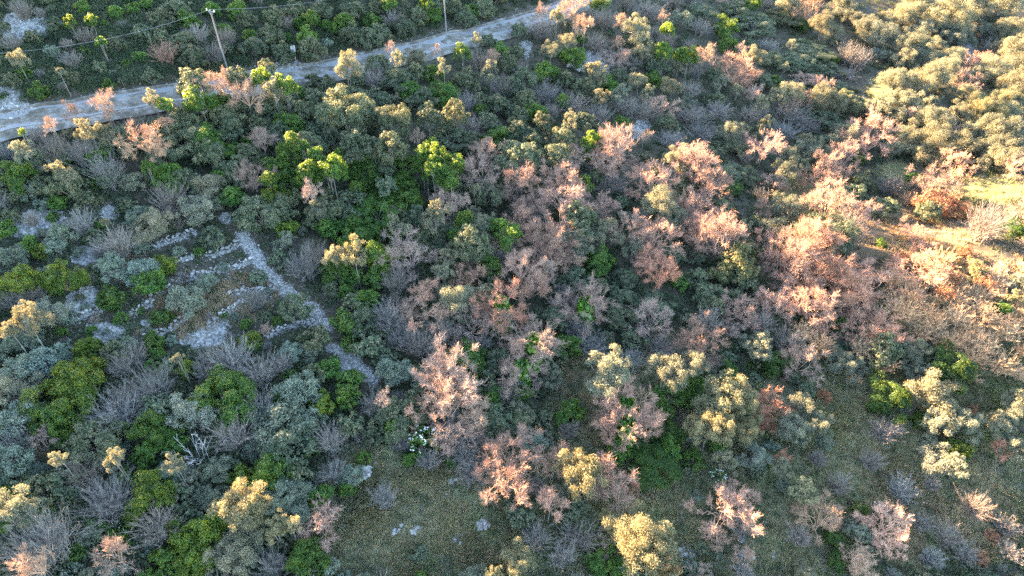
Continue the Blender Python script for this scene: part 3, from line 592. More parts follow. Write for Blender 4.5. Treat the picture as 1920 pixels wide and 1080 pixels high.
for it in range(3):
    Wm = PW*GROW*D/FPX; ch = np.maximum(Wm*kr, np.where(LIT > 0, .55, .4)*Hh); ch = np.minimum(ch, np.maximum(Wm*kr, np.where(kr > .88, 1.1, .95)*Wm))
    S = np.maximum(shade_depth(X, Y), 0.0)
    nat = np.maximum(ch*1.12, .8)
    tgt = np.where(LIT == 2, S+np.minimum(ch*.75, 1.3+3.0*PX/1920)+np.where((PY > 650) & (PX > 900) & (np.array([p['k'] for p in P]) == 'O'), 1.6, 0)+np.where((PY < 420) & (PX > 450) & (PX < 900) & (np.array([p['k'] for p in P]) == 'G'), np.where(PW < 27, 1.7, .6), 0), np.where(LIT == 1, S+np.minimum(ch*.30, 1.0), np.minimum(nat, np.maximum(S*.85, 1.0))))
    Hh = np.where(LIT > 0, np.clip(np.maximum(nat*.9, tgt), .8, 9.5), np.where(S < 1.5, nat*.8, tgt))
    chh = np.minimum(ch, Hh*.98)
    X, Y, D = at(PX, PY, Hh-chh*.5)
Z = ground(X, Y); Wm = PW*GROW*D/FPX
dr = dist_line(X, Y, ROADC)
for i, p in enumerate(P): p.update(x=X[i], y=Y[i], z=Z[i], W=Wm[i], H=Hh[i], ch=chh[i], dr=dr[i])
RW = 1.7
P = [p for p in P if (p['dr'] > RW+.5+(0 if p['hand'] else p['W']*.35))]
NEARPATH = lambda x, y: np.minimum(dist_line(x, y, PATH), dist_line(x, y, PATH2))
P = [p for p in P if NEARPATH([p['x']], [p['y']])[0] > 1.2 or (p['hand'] and NEARPATH([p['x']], [p['y']])[0] > .7)]
for p in P:
    dn = NEARPATH([p['x']], [p['y']])[0]
    if dn < p['W']*.5: f_ = max(.45, (dn+.2)/(p['W']*.5)); p['W'] *= f_; p['ch'] *= f_; p['H'] *= f_

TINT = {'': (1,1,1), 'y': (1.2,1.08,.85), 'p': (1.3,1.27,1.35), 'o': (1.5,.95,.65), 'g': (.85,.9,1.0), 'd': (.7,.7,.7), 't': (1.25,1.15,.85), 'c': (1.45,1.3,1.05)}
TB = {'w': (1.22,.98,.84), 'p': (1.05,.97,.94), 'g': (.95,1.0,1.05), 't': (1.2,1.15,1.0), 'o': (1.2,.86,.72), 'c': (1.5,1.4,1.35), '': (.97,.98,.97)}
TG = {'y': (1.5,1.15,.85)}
NAMES = {'H': ('holm_oak','tree'), 'G': ('green_bush','bush'), 'O': ('olive_tree','olive tree'), 'B': ('bare_tree','bare tree'), 'F': ('thicket_bush','thicket'),
         'S': ('silver_shrub','shrub'), 'W': ('flowering_shrub','flowering shrub'), 'R': ('russet_bush','bush'), 'D': ('dead_tree','dead tree'), 'T': ('bramble_bush','bramble')}
CROWN = {'H':'crown','G':'foliage','O':'crown','B':'branches','F':'stems','S':'foliage','W':'foliage','R':'foliage','D':'branches','T':'stems'}
def build_plant(p, i):
    k = p['k']; name, cat = NAMES[k]
    q = random.Random(int(p['px']*7.3+p['py']*131.7))
    opts = PR[k]; W = p['W']
    best = min(abs(math.log(o['W']/W)) for o in opts); opts = [o for o in opts if abs(math.log(o['W']/W)) < best+.05]
    o = q.choice(opts)
    sx = W/o['W']*q.uniform(.94,1.06); sy = W/o['W']*q.uniform(.94,1.06); sz = p['ch']/o['H']
    base = max(0, p['H']-p['ch'])
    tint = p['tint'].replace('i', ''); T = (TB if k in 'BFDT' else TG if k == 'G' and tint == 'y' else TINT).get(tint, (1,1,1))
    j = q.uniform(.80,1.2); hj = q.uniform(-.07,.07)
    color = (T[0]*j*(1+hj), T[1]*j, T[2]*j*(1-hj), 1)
    rot = q.uniform(0, 2*PI)
    if k == 'G' and not p['lit'] and p['px'] > 1400 and p['py'] > 580: color = tuple(v*.6 for v in color[:3])+(1,)  # shade put into the colour: unlit green bushes at lower right darkened
    full = p['hand'] and (p['w'] > 23 or base > .8) and k not in 'FSRWT'
    if full or k == 'W':
        root = ob(name, None); root.location = (p['x'], p['y'], p['z']); root.rotation_euler = (0, 0, rot); root.empty_display_size = .3
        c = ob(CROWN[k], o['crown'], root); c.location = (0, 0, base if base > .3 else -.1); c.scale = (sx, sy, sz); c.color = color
        if 'extra' in o: e = ob(o['extra'][0], o['extra'][1], root); e.location = c.location; e.scale = c.scale
        if k != 'W':
            th = base+p['ch']*(.12 if k in 'BD' else .35); tm = q.choice(TRUNKS_PALE if k in 'BD' else TRUNKS)
            t = ob('trunk', tm, root); ts = max(.5, min(1.5, W/4.5)); t.scale = (ts, ts, th+.3); t.location = (0, 0, -.3); t.color = (1,1,1,1)
        if 'i' in p['tint']:
            v = ob('ivy', q.choice(IVY), root); v.scale = (4.2, 4.2, base+p['ch']*.75); v.color = (1.2,1.2,1,1)
    else:
        root = ob(name, o['crown']); root.location = (p['x'], p['y'], p['z']+(base if k not in 'FT' else 0)-.08); root.rotation_euler = (0, 0, rot)
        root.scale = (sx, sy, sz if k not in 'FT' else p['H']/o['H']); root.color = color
    p['obj'] = root; root['category'] = cat
    return root
for i, p in enumerate(P): build_plant(p, i)
print('plants', len(P), 'hand', NHAND, {k: sum(p['k'] == k for p in P) for k in NAMES})

# ------------------------------------------------------------------ the ground sheet
def axis(lo, hi, step, far):
    a = list(np.arange(lo, hi+1e-6, step)); s = step; v = hi
    while v < far: s *= 1.35; v += s; a.append(v)
    s = step; v = lo
    while v > -far: s *= 1.35; v -= s; a.insert(0, v)
    return np.array(a)
gx = axis(-270, 120, 1.0, 3200); gy = axis(-30, 310, 1.0, 3200)
GX, GY = np.meshgrid(gx, gy); GZ = ground(GX, GY)
far = smooth(300, 900, np.hypot(GX, GY-60)); GZ = GZ*(1-far)+far*np.clip(GZ, -60, 30)
gv = np.c_[GX.ravel(), GY.ravel(), GZ.ravel()]
rd = dist_line(gv[:,0], gv[:,1], ROADC[::3])
w_, h_ = len(gx), len(gy); ii = np.arange(w_*h_).reshape(h_, w_)
gf = np.stack([ii[:-1,:-1], ii[:-1,1:], ii[1:,1:], ii[1:,:-1]], -1).reshape(-1,4)
gm = mesh_quads('ground', gv, gf, M['ground'], smooth_=True)
qx, qy = proj(gv[:,0], gv[:,1], gv[:,2])
turf = np.clip(np.maximum(clear_mask(qx, qy, 'gG')*1.6, clear_mask(qx, qy, 'm')*1.2)+.15, 0, 1); strw = np.clip(clear_mask(qx, qy, 'so')*1.3, 0, 1)
rock = np.zeros(len(gv))
for cx, cy, r in RUBBLE: rock = np.maximum(rock, 1.25-np.hypot(qx-cx, (qy-cy)*1.3)/r)
pd = np.minimum(dist_line(gv[:,0], gv[:,1], PATH), dist_line(gv[:,0], gv[:,1], PATH2)); rock = np.clip(np.maximum(rock, 1.25-pd/.8), 0, 1)
ca = gm.color_attributes.new('cover', 'FLOAT_COLOR', 'POINT')
ca.data.foreach_set('color', np.c_[turf*.9, strw*.9, rock, np.ones(len(gv))].astype(np.float32).ravel())
tag(ob('ground', gm), kind='structure')

# ------------------------------------------------------------------ road, shoulder and kerb
def strip(L, offs, dz, step=1.0):
    d = np.gradient(L, axis=0); d /= np.linalg.norm(d, axis=1, keepdims=True); nn = np.c_[-d[:,1], d[:,0]]
    V = []
    zc = ground(L[:,0], L[:,1])
    for o, z in zip(offs, dz):
        q = L+nn*o; g = ground(q[:,0], q[:,1])
        V.append(np.c_[q, zc*.0+np.maximum(g, zc-.1*abs(o))+z])
    V = np.stack(V, 1); n, m = V.shape[:2]; I = np.arange(n*m).reshape(n, m)
    F = np.stack([I[:-1,:-1], I[1:,:-1], I[1:,1:], I[:-1,1:]], -1).reshape(-1,4)[:, ::-1]
    return V.reshape(-1,3), F
V, F = strip(ROADC, [-2.8,-2.1,-1.6,1.6,2.2,3.4], [-.35,.05,.10,.10,.06,-.35]); tag(ob('road_shoulder', mesh_quads('road_shoulder', V, F, M['gravel'])), kind='structure')
V, F = strip(ROADC, [-1.55,-.8,0,.8,1.55], [.14,.17,.19,.17,.14]); tag(ob('road', mesh_quads('road', V, F, M['road'])), kind='structure')
V, F = strip(ROADC, [1.72,1.74,1.94,1.96], [.05,.30,.30,.05]); tag(ob('kerb', mesh_quads('kerb', V, F, M['gravel'])), kind='structure')

# ------------------------------------------------------------------ stones
ICO_V = None
def stones(C, R, rng, flat=.7):
    t = (1+5**.5)/2
    v = nrm(np.array([(-1,t,0),(1,t,0),(-1,-t,0),(1,-t,0),(0,-1,t),(0,1,t),(0,-1,-t),(0,1,-t),(t,0,-1),(t,0,1),(-t,0,-1),(-t,0,1)], float))
    f = np.array([(0,11,5),(0,5,1),(0,1,7),(0,7,10),(0,10,11),(1,5,9),(5,11,4),(11,10,2),(10,7,6),(7,1,8),(3,9,4),(3,4,2),(3,2,6),(3,6,8),(3,8,9),(4,9,5),(2,4,11),(6,2,10),(8,6,7),(9,8,1)])
    n = len(C); V = v[None]*(1+rng.normal(size=(n,12,1))*.22)*R[:,None,None]*rng.uniform(.6,1.35,(n,1,3)); V[:,:,2] *= flat
    a = rng.uniform(0,2*PI,n); ca_, sa = np.cos(a)[:,None], np.sin(a)[:,None]
    V = np.stack([V[:,:,0]*ca_-V[:,:,1]*sa, V[:,:,0]*sa+V[:,:,1]*ca_, V[:,:,2]], 2)+C[:,None]
    return V.reshape(-1,3), (f[None]+12*np.arange(n)[:,None,None]).reshape(-1,3)
rng = np.random.default_rng(11)
WL = {'i':'low tumbled wall left of the round green terrace bush', 'j':'short stone line between the long terrace wall and the stony path', 'k':'thin stone line running up to the pale rubble patch',
 'a':'long pale dry stone wall, uppermost of those on the stony slope','b':'short broken dry stone wall left of the bigger terrace wall',
 'c':'longest dry stone terrace wall crossing the stony slope beside the green bush','d':'pale dry stone wall near the top of the stony path',
 'e':'dry stone wall above the pale rubble patch','f':'low dry stone wall meeting the lower end of the stony path',
 'g':'short dry stone wall by the round green bush','h':'small collapsed wall touching the middle of the stony path'}
for key, pts in WALLS.items():
    L = resample(line_at(pts), .16); n = len(L); L = L+np.c_[np.sin(np.arange(n)*.11+len(key))*.22+rng.normal(size=n)*.05, np.cos(np.arange(n)*.07)*.25]
    C = []; R = []
    for row in range(4):
        o = rng.normal(size=(n,2))*.13; q = L+o; z = ground(q[:,0], q[:,1])+.08+row*.16
        keep = rng.random(n) > .25+.14*row+.3*np.sin(np.arange(n)*.06+row); C.append(np.c_[q, z][keep]); R.append(rng.uniform(.07,.21,keep.sum()))
    m = n*2; q = np.repeat(L,2,0)+rng.normal(size=(m,2))*.28; C.append(np.c_[q, ground(q[:,0], q[:,1])+.03]); R.append(rng.uniform(.05,.13,m))
    cc_ = L[::2]; nn_ = len(cc_)*3; q = np.repeat(cc_, 3, 0)+rng.normal(size=(nn_,2))*.08; C.append(np.c_[q, ground(q[:,0], q[:,1])-.05]); R.append(rng.uniform(.24,.34,nn_)*(.62+.38*np.repeat(np.sin(np.arange(len(cc_))*.5)**2, 3)))
    V, F = stones(np.concatenate(C), np.concatenate(R), rng)
    o = ob('dry_stone_wall', mesh_quads('dry_stone_wall', V, F, M['stone'])); tag(o, WL[key], 'stone wall', 'dry stone terrace walls', 'thing')
C = []; R = []
for L, wd in ((PATH, .6), (PATH2, .45)):
    L = resample(L, .05); n = len(L)*7; q = L[rng.integers(0, len(L), n)]+rng.normal(size=(n,2))*wd*.62; C.append(np.c_[q, ground(q[:,0], q[:,1])+.02]); R.append(rng.uniform(.04,.14,n))
V, F = stones(np.concatenate(C), np.concatenate(R), rng); tag(ob('stony_path', mesh_quads('stony_path', V, F, M['stone'])), kind='structure')
C = []; R = []
for cx, cy, r in RUBBLE:
    n = int(r*r*.75)+12; a = rng.uniform(0,2*PI,n); rr = r*np.sqrt(rng.random(n)); x, y, d = at(cx+np.cos(a)*rr*1.1, cy+np.sin(a)*rr*.75)
    C.append(np.c_[x, y, ground(x, y)+.02]); R.append(rng.uniform(.05,.15,n)*rng.choice([1,1,1,1.9], n))
n = 1500; x, y, d = at(rng.uniform(0,520,n), rng.uniform(380,720,n)); C.append(np.c_[x, y, ground(x, y)]); R.append(rng.uniform(.05,.13,n))
q = ROADC[rng.integers(0, len(ROADC), 1300)]+rng.normal(size=(1300,2))*.3+np.array([-.5,.85])*rng.uniform(2.1,3.7,(1300,1)); C.append(np.c_[q, ground(q[:,0], q[:,1])+.03]); R.append(rng.uniform(.04,.10,1300))
V, F = stones(np.concatenate(C), np.concatenate(R), rng); tag(ob('rubble', mesh_quads('rubble', V, F, M['stone'])), kind='stuff')
# single boulders
for px, py, r, lab in ((690,884,.75,'large grey limestone boulder at the edge of the grassy clearing'),(843,902,.45,'dark mottled rock between the big pink tree and the clearing'),
  (741,995,.35,'white rock lying in the middle of the grassy clearing'),(835,928,.2,'small white stone just below the mottled rock'),
  (1084,130,1.3,'bluish grey rock outcrop among the bushes below the road'),(1108,122,.9,'smaller grey block beside the bluish rock outcrop'),(1446,1042,.4,'small grey rock in the grass near the lower edge'),
  (1283,1040,.5,'pale rock beside the big yellow tree crown'),(1634,156,.35,'white rock on the small green lawn'),(1124,1045,.45,'grey stone among green bushes by the yellow crown')):
    x, y, d = at(px, py); bm_r = np.random.default_rng(int(px))
    C = np.array([[x[0], y[0], float(ground(x, y)[0])+r*.25]]); C = np.concatenate([C, C+bm_r.normal(size=(16,3))*r*np.array([.6,.5,.18])]); R = np.array([r*.7]+list(r*bm_r.uniform(.15,.5,16)))
    V, F = stones(C, R, bm_r, .65); tag(ob('boulder', mesh_quads('boulder', V, F, M['stone'])), lab, 'rock', 'single rocks')

# ------------------------------------------------------------------ undergrowth, grass and dead stalks
def scatter(n, seed, area=(-80,2000,-80,1160)):
    r = np.random.default_rng(seed); px = r.uniform(area[0], area[1], n); py = r.uniform(area[2], area[3], n)
    x, y, d = at(px, py); g = r.random(n); ok = (d < 320); return x[ok], y[ok], px[ok], py[ok], d[ok], r
def off_road(x, y): return dist_line(x, y, ROADC[::2]) > 2.7
# low leafy scrub clumps
x, y, px, py, d, r = scatter(15000, 21)
ok = off_road(x, y) & (dist_line(x, y, PATH) > 1.0) & (dist_line(x, y, PATH2) > .9)
ok &= ~((clear_mask(px, py, 'gGs') > .12) & (r.random(len(x)) < .6))
for cx, cy, rr in RUBBLE: ok &= ~((np.hypot(px-cx, (py-cy)*1.3) < rr) & (r.random(len(x)) < .8))
for w_pts in WALLS.values(): ok &= dist_line(x, y, line_at(w_pts)) > .3
x, y, d = x[ok], y[ok], d[ok]; n = len(x); per = 46
cl = r.uniform(.18,.55,n); hh = cl*r.uniform(.6,1.3,n); u = nrm(r.normal(size=(n*per,3))); u[:,2] = np.abs(u[:,2])
Pp = np.c_[np.repeat(x,per), np.repeat(y,per), np.zeros(n*per)]+u*np.c_[np.repeat(cl,per), np.repeat(cl,per), np.repeat(hh,per)]*r.uniform(.5,1.1,(n*per,1))
Pp[:,2] += np.repeat(ground(x, y), per)-.02
V, F = leaves(Pp, u+r.normal(size=(n*per,3))*.5, .16, .09, r); tag(ob('undergrowth', mesh_quads('undergrowth', V, F, M['under'])), kind='stuff')
# waist-high scrub closing the gaps between the bushes
x, y, px, py, d, r = scatter(11000, 31)
ok = (dist_line(x, y, ROADC[::2]) > 3.6) & (dist_line(x, y, PATH) > 1.4) & (dist_line(x, y, PATH2) > 1.2)
ok &= ~(clear_mask(px, py, 'gGsom') > 0) & ((r.random(len(x)) < .6) | ~((px < 560) & (py > 380) & (py < 720)))
for cx, cy, rr in RUBBLE: ok &= ~(np.hypot(px-cx, (py-cy)*1.3) < rr*1.1)
for w_pts in WALLS.values(): ok &= dist_line(x, y, line_at(w_pts)) > 1.0
x, y = x[ok], y[ok]
x2, y2, px2, py2, d2, r2 = scatter(4200, 33, (-60,1150,-60,235)); k2 = (py2 < np.interp(px2, [0,533,973,1090], [226,134,36,-7])) & (dist_line(x2, y2, ROADC[::2]) > 3.2)
for cx, cy, rr in RUBBLE: k2 &= ~(np.hypot(px2-cx, (py2-cy)*1.3) < rr*.9)
x = np.concatenate([x, x2[k2]]); y = np.concatenate([y, y2[k2]]); n = len(x); per = 150
cl = r.uniform(.4,1.05,n); hh = cl*r.uniform(.8,1.5,n); u = nrm(r.normal(size=(n*per,3))); u[:,2] = np.abs(u[:,2])
b3 = 1+.22*np.sin(u[:,0]*9+np.repeat(x,per)*5)*np.cos(u[:,1]*8+u[:,2]*7)
Pp = np.c_[np.repeat(x,per), np.repeat(y,per), np.zeros(n*per)]+u*b3[:,None]*np.c_[np.repeat(cl,per), np.repeat(cl,per), np.repeat(hh,per)]*r.uniform(.6,1.1,(n*per,1))
Pp[:,2] += np.repeat(ground(x, y), per)-.02
V, F = leaves(Pp, u+r.normal(size=(n*per,3))*.5, .175, .10, r); tag(ob('scrub', mesh_quads('scrub', V, F, M['scrub'])), kind='stuff')
# dry stalks and brambles everywhere
x, y, px, py, d, r = scatter(30000, 22); ok = off_road(x, y) & (dist_line(x, y, PATH) > .8); x, y = x[ok], y[ok]; n = len(x); per = 5
A = np.c_[np.repeat(x,per), np.repeat(y,per), np.repeat(ground(x, y),per)]+np.c_[r.normal(size=(n*per,2))*.25, np.zeros(n*per)]
dr_ = nrm(r.normal(size=(n*per,3))*.6+np.array([0,0,.7])); dr_[:,2] = np.abs(dr_[:,2])
V, F = ribbons(A, A+dr_*r.uniform(.25,.8,(n*per,1)), .022, .01, r); tag(ob('dry_stalks', mesh_quads('dry_stalks', V, F, M['grey_twig'])), kind='stuff')
# grass in the clearings, turf and straw
for nm, mt, kinds, nn, sd2, hgt in (('grass','grass','gGm',190000,23,.36),('dry_grass','straw','gsom',190000,24,.44)):
    r = np.random.default_rng(sd2); cs = [c for c in CLEAR if c[4] in kinds]; ar = np.array([c[2]*c[3] for c in cs], float); ci = r.choice(len(cs), nn, p=ar/ar.sum())
    cc = np.array([c[:4] for c in cs], float)[ci]; a = r.uniform(0,2*PI,nn); rr = np.sqrt(r.random(nn))*1.12
    x, y, d = at(cc[:,0]+np.cos(a)*rr*cc[:,2], cc[:,1]+np.sin(a)*rr*cc[:,3])
    if nm == 'dry_grass':
        g_only = np.array([c[4] in 'gm' for c in cs])[ci]; keep = ~(g_only & (r.random(nn) < .45)); keep &= wav(x*2.2, y*2.2)+wav(x*.6+40, y*.6) > -.4; x, y = x[keep], y[keep]
    per = 3; n = len(x); A = np.c_[np.repeat(x,per), np.repeat(y,per), np.repeat(ground(x, y),per)]+np.c_[r.normal(size=(n*per,2))*.14, np.zeros(n*per)]
    bl = np.c_[np.repeat(np.sin(x*.6+y*.3),per), np.repeat(np.cos(x*.4-y*.5),per), np.ones(n*per)*1.1]
    dd = nrm(bl*.6+r.normal(size=(n*per,3))*.45+np.array([0,0,.5])); V, F = ribbons(A, A+dd*r.uniform(.5,1.3,(n*per,1))*hgt*np.repeat(np.clip(.75+.9*wav(x*2.7+3, y*2.7), .25, 1.8), per)[:,None], .05, .014, r)
    tag(ob(nm, mesh_quads(nm, V, F, M[mt])), kind='stuff')

# ------------------------------------------------------------------ power line and road sign
def pole(px, py, H, label):
    x, y, d = at(px, py); x, y = float(x[0]), float(y[0]); z = float(ground(x, y)); root = ob('utility_pole', None); root.location = (x, y, z); root.rotation_euler = (0,0,-.55)
    A = np.array([[0,0,-.5]]); B = np.array([[0,0,H]]); V, F = tubes(A, B, .12, .075, 10); c = ob('shaft', mesh_quads('shaft', V, F, M['concrete']), root)
    V, F, _ = join([(*tubes(np.array([[-.8,0,H-.25]]), np.array([[.8,0,H-.25]]), .055, .055, 4), 0), (*tubes(np.array([[-.5,0,H-.28]]), np.array([[0,0,H-.8]]), .03, .03, 4), 0), (*tubes(np.array([[.5,0,H-.28]]), np.array([[0,0,H-.8]]), .03, .03, 4), 0)])
    ob('crossarm', mesh_quads('crossarm', V, F, M['steel']), root)
    iv, if_ = tubes(np.array([[0,0,0.]]), np.array([[0,0,.2]]), .07, .05, 6); im = mesh_quads('insulator', iv, if_, M['flower'])
    for s in (-.7,0,.7): ob('insulator', im, root).location = (s, 0, H-.2)
    tag(root, label, 'utility pole', 'utility poles along the road'); return np.array([x, y, z+H])
t1 = pole(430,142,9.0,'pale concrete utility pole carrying wires beside the road, its whole height showing')
t2 = pole(837,64,10.5,'utility pole beside the road whose top is cut off by the photo edge')
x0, y0, _ = at(-170,250); t0_ = np.array([float(x0[0]), float(y0[0]), float(ground(x0, y0)[0])+9.0])
pole(-170,250,9.0,'utility pole standing beyond the edge of the view')
def wire(a, b, sag, name, label):
    t = np.linspace(0,1,25)[:,None]; p = a+(b-a)*t; p[:,2] -= sag*4*(t*(1-t))[:,0]; V, F = tubes(p[:-1], p[1:], .013, .013, 4)
    tag(ob(name, mesh_quads(name, V, F, M['steel'])), label, 'wire')
wire(t1, t2, 1.6, 'overhead_wire', 'thin overhead wire sagging between the two utility poles')
wire(t0_, t1, 2.0, 'overhead_wire', 'thin overhead wire running from the whole utility pole off to the side')
x, y, d = at(556,120); x, y = float(x[0]), float(y[0]); z = float(ground(x, y)); sg = ob('road_sign', None); sg.location = (x, y, z); sg.rotation_euler = (0,0,.9)
V, F = tubes(np.array([[0,0,-.2]]), np.array([[0,0,2.6]]), .05, .05, 8); ob('post', mesh_quads('post', V, F, M['steel']), sg)
v = np.array([(-.38,-.02,1.75),(.38,-.02,1.75),(.38,-.02,2.65),(-.38,-.02,2.65),(-.38,.02,1.75),(.38,.02,1.75),(.38,.02,2.65),(-.38,.02,2.65)]); v[:,1] += .075
f = np.array([(0,1,2,3),(5,4,7,6),(1,5,6,2),(4,0,3,7),(3,2,6,7),(4,5,1,0)]); ob('sign_plate', mesh_quads('sign_plate', v, f, M['steel']), sg)
tag(sg, 'small grey road sign on a post on the gravel verge', 'road sign')


# ------------------------------------------------------------------ a label for every plant: what it looks like and what it grows beside
MARKS = [ # x, y in the photograph, short name of the landmark, kind of the plant that is the landmark itself, that plant's own label
 (403,90,'whole utility pole'),(837,35,'cut-off utility pole'),(554,110,'road sign'),(20,195,'roadside rock bank'),(60,50,'far stone strip'),
 (335,155,'big sunlit roadside oak','H','tallest sunlit cream topped evergreen crown in front of the road'),(195,195,'feathery tan roadside tree','B','feathery tan bare tree standing against the road surface'),
 (270,264,'tan domed tree','B','lone tan domed bare tree below the road, paler than all around it'),(655,213,'great cream topped oak','H','widest evergreen dome with a cream sunlit top, below the road middle'),
 (618,318,'yellow sunlit bush','G','brightest yellow lit green crown in the dark evergreen grove'),(835,320,'yellow bush cluster','G','yellow green bush cluster at the edge of the dark evergreen grove'),
 (980,105,'roadside rubble strip'),(1110,125,'bluish rock outcrop'),(1252,56,'upper yellow bush','G','single yellow green bush above a pair of like bushes'),(1290,107,'yellow bush pair','G','right one of two yellow green bushes side by side among grey trees'),
 (1040,15,'far end of the road'),(1153,290,'tall feathery pink tree','B','tall feathery pink bare tree with long pale stems showing below'),(1262,375,'pink crowned tree','B','big pink crowned bare tree at the heart of the slope'),
 (1083,417,'broad cream crown','H','broad cream and grey crown rising among pink bare trees'),(665,478,'blossom pale crown','O','blossom pale olive crown beside two bright green bushes'),(903,396,'grove edge evergreen','H','cream flecked evergreen at the lower edge of the dark grove'),
 (770,473,'grey domed bare tree','B','grey pink domed bare tree with a fine rounded crown'),(462,450,'top of the stony path'),(500,510,'upper stony path'),(560,560,'middle of the stony path'),(610,608,'foot of the stony path'),(665,675,'lower stony path'),
 (390,628,'pale rubble patch'),(70,415,'upper rubble patch'),(330,455,'top terrace wall'),(340,530,'long terrace wall'),(207,557,'round green terrace bush','G','round bright green bush beside the short terrace wall'),
 (118,525,'olive green domed bush','G','domed olive green bush, right one of two on the terraces'),(33,530,'edge green bush','G','domed olive green bush at the photo edge on the terraces'),(307,493,'yellowish wall bush','G','yellowish green bush leaning over the top of the long terrace wall'),
 (350,690,'small lime bush','G','small round lime green bush below the pale rubble patch'),(110,735,'big olive green bush','G','biggest olive green bush on the shaded slope under the terraces'),(50,603,'golden tipped olive','O','silver olive with golden tips near the photo edge below the terraces'),
 (270,430,'silver wall tree','O','pale silver tree rising above the top terrace wall'),(363,840,'white dead tree','D','bleached white dead tree with fanning twigs'),(690,884,'grey boulder'),(793,823,'white flowering bush','W','white flowering bush at the corner of the grassy clearing'),
 (20,960,'golden edge tree','O','brilliant golden olive crown cut by the photo edge'),(453,950,'tan golden olive','O','tan golden open crown above dark bushes near the lower edge'),(367,1017,'yellowish low bush','G','wide yellowish green bush near the lower edge of the photo'),
 (510,803,'big grey evergreen','S','large grey green evergreen mound above the bright green bush'),(80,1010,'brown thicket','F','broad brown leafless thicket in the bottom corner'),(853,740,'tall pink ivyless tree','B','tall pink tipped bare tree above the white flowering bush'),
 (897,740,'forked white snag','D','forked white dead trunk beside the tall pink tree'),(957,860,'wide pink tree','B','wide pink bare tree at the top edge of the grassy clearing'),(1030,1050,'pale crown on the lower edge','O'),(1173,767,'pink ivy tree','B','dense pink bare tree with yellow green ivy in its crown'),
 (1227,863,'dark green mound','G','large dark green mound of leaves below the pink ivy tree'),(1083,883,'pale yellow tree','O','pale yellow green crown between two pink bare trees'),(1197,1007,'golden yellow tree','O','big golden yellow crown at the lower middle edge'),
 (1357,755,'golden olive clump','O','main golden olive crown of the clump in the lower middle'),(1330,803,'lower golden olive','O','golden olive crown just under the main crown of the clump'),(1360,953,'open pink tree','B','open branched pink tree standing alone on grass'),
 (1540,973,'tan pink bush','B','tan pink bare bush between the open pink tree and the palest tree'),(1660,983,'palest pink tree','B','palest whitish pink bare tree near the lower edge'),(1660,810,'silver bare tree','F','silver grey bare fan shaped tree alone on the grass'),
 (1757,743,'side olive','O','yellowish olive tree alone above the lower grass'),(1907,780,'edge olives','O','olive crown cut by the photo edge above the lower grass'),(1473,857,'little russet bush','B','little orange russet bush right of the golden olive clump'),
 (1832,503,'lone round bush','O','lone round yellow green bush on the dry slope'),(1850,350,'green lawn'),(1625,160,'small lawn'),(1633,253,'great pink dome','B','great pink domed bare tree beside the olive grove'),
 (1743,267,'spreading olive','O','widest spreading olive with its dark trunk fork showing'),(1513,90,'dark evergreen dome','H','largest dark blue green evergreen dome near the top'),(1813,7,'topmost olives','O'),(1710,90,'upper olive pair','O','olive crown in front of the stone pile in the upper grove'),
 (1660,150,'grove edge olive','O'),(1510,480,'pink thicket crown','B','widest pink bare crown where the bright ridge of brush begins'),(1687,520,'cream brush crown','B','cream brown bare crown in the middle of the sunlit brush'),
 (1853,417,'whitish thicket','F','whitish bare thicket below the green lawn'),(1757,380,'russet thicket','R','russet brown thicket beside the green lawn'),(1097,577,'whitish ivy tree','B','whitish bare tree with a green ivy trunk'),
 (940,573,'orange pink tree','B','orange pink bare tree, the reddest crown of the middle'),(1000,643,'small pink ivy tree','B','small pink bare tree with yellow ivy in its middle'),(1110,720,'brown gap in the trees'),(1073,770,'gap side bush','G','small bright green bush beside the brown gap in the trees'),
 (1317,643,'red tipped tree','B','red tipped upright bare tree above the yellow olives'),(1390,583,'starry pink tree','B','small starry pink bare tree in front of dark shade'),(1377,493,'olive green dome','H','olive green dome with golden top left of the pink ridge'),
 (1900,620,'bright edge brush'),(1450,680,'shaded tangle','B'),(1777,690,'brush foot bush','G','shaded green bush under the edge of the sunlit brush'),(1580,420,'dark hollow'),(1420,640,'shaded yellow olive','O','yellowish olive crown beside a green bush under the pink ridge'),
 (200,60,'yellow tipped far bush','G'),(700,40,'far roadside bushes','H'),(900,215,'dark wood','H'),(1220,235,'blue grey hollow','F'),(1440,170,'grey pink thicket','B'),(130,300,'scrubby upper slope','F'),(1560,930,'grassy lower slope','F'),
]
KP = {'H': ('grey green evergreen','cream topped evergreen'), 'G': ('leafy green bush','yellow lit green bush'), 'O': ('silvery olive tree','golden olive tree'), 'B': ('pinkish bare tree','sunlit pink bare tree'),
      'F': ('grey leafless thicket','pale leafless thicket'), 'S': ('silver grey shrub','sunlit silver shrub'), 'W': ('white flowered bush','white flowered bush'), 'R': ('russet bush','russet bush'),
      'D': ('bleached dead tree','bleached dead tree'), 'T': ('straw brown bramble','straw brown bramble')}
GR = {'H':'evergreen trees on the slope','G':'leafy green bushes on the slope','O':'olive trees on the slope','B':'bare trees on the slope','F':'leafless thickets on the slope','S':'silver shrubs on the slope',
      'W':'white flowering bushes','R':'russet bushes','D':'dead trees','T':'straw coloured brambles on the dry bank'}
DIRS = ['right of','upper right of','above','upper left of','left of','lower left of','below','lower right of']
for p in P: p['label'] = None
for m in MARKS:
    if len(m) > 4:
        c = [p for p in P if p['label'] is None and p['hand'] and p['k'] == m[3] and math.hypot(p['px']-m[0], p['py']-m[1]) < 26]
        if c: min(c, key=lambda p: math.hypot(p['px']-m[0], p['py']-m[1]))['label'] = m[4]
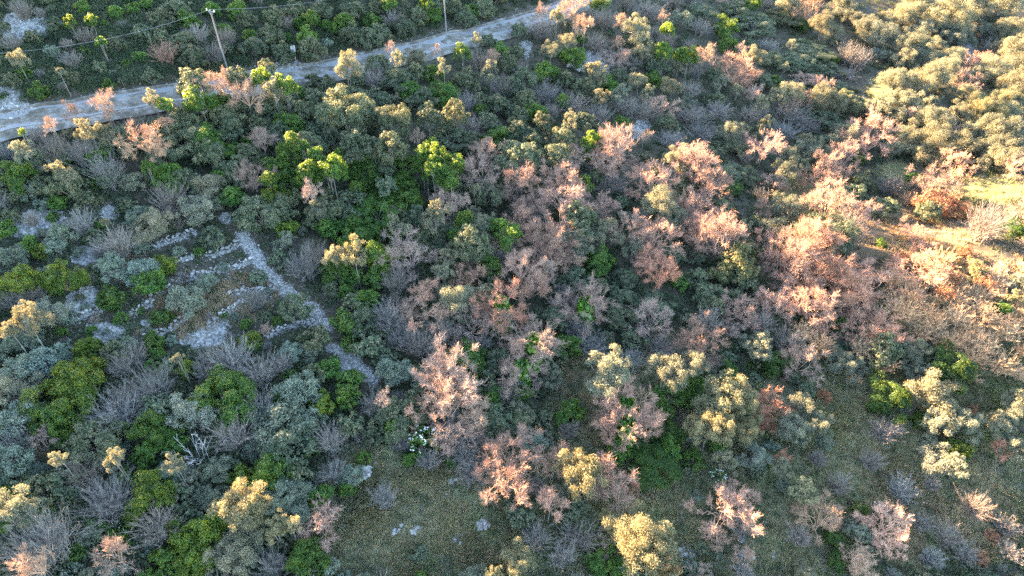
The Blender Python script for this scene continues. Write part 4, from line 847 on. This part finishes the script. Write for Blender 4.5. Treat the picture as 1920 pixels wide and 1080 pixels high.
SZ = {}
for k in KP:
    w = sorted(p['w'] for p in P if p['k'] == k); SZ[k] = (w[len(w)//3], w[2*len(w)//3])
buckets = {}
for p in P:
    if p['label']: continue
    m = min(MARKS, key=lambda m: math.hypot(p['px']-m[0], p['py']-m[1])); dx, dy = p['px']-m[0], m[1]-p['py']; r = math.hypot(dx, dy)
    d = DIRS[int(round(math.atan2(dy, dx)/(PI/4))) % 8]; lo, hi = SZ[p['k']]
    size = 'small' if p['w'] < lo else 'large' if p['w'] > hi else 'medium'
    near = 'touching' if r < 12 else ('just ' if r < 48 else 'farther ')+d
    buckets.setdefault(f"{size} {KP[p['k']][1 if p['lit'] else 0]}|{near} the {m[2]}", []).append(p)
NUM = ['','one','two','three','four','five','six','seven','eight','nine','ten']; ORD = ['leftmost','second from left','third from left','fourth','fifth','sixth','seventh','eighth']
for key, g in buckets.items():
    a_, b_ = key.split('|')
    if len(g) == 1: g[0]['label'] = f"{a_} {b_}"; continue
    ys = [p['py'] for p in g]; xs = [p['px'] for p in g]
    if len(g) == 2 and abs(ys[0]-ys[1]) > abs(xs[0]-xs[1]):
        g.sort(key=lambda p: p['py']); names = ['upper of two', 'lower of two']
    elif len(g) == 2: g.sort(key=lambda p: p['px']); names = ['left of two', 'right of two']
    elif len(g) == 3: g.sort(key=lambda p: p['px']); names = ['leftmost of three', 'middle of three', 'rightmost of three']
    else: g.sort(key=lambda p: p['px']); names = [ORD[i] if i < len(g)-1 else 'rightmost' for i in range(len(g))]
    for p, nme in zip(g, names): p['label'] = f"{nme}, {a_} {b_}".replace(' farther ', ' farther ') if len((nme+' '+a_+' '+b_).split()) < 17 else f"{nme}, {a_.split(' ', 1)[1]} {b_}".replace(' tree ', ' ', 1).replace('farther ', '')
for p in P: tag(p['obj'], p['label'], None, GR[p['k']])
from collections import Counter as _C
print('labels', len({p['label'] for p in P}), 'of', len(P), 'longest', max(len(p['label'].split()) for p in P), [l for l, n in _C(p['label'] for p in P).items() if n > 1][:5])
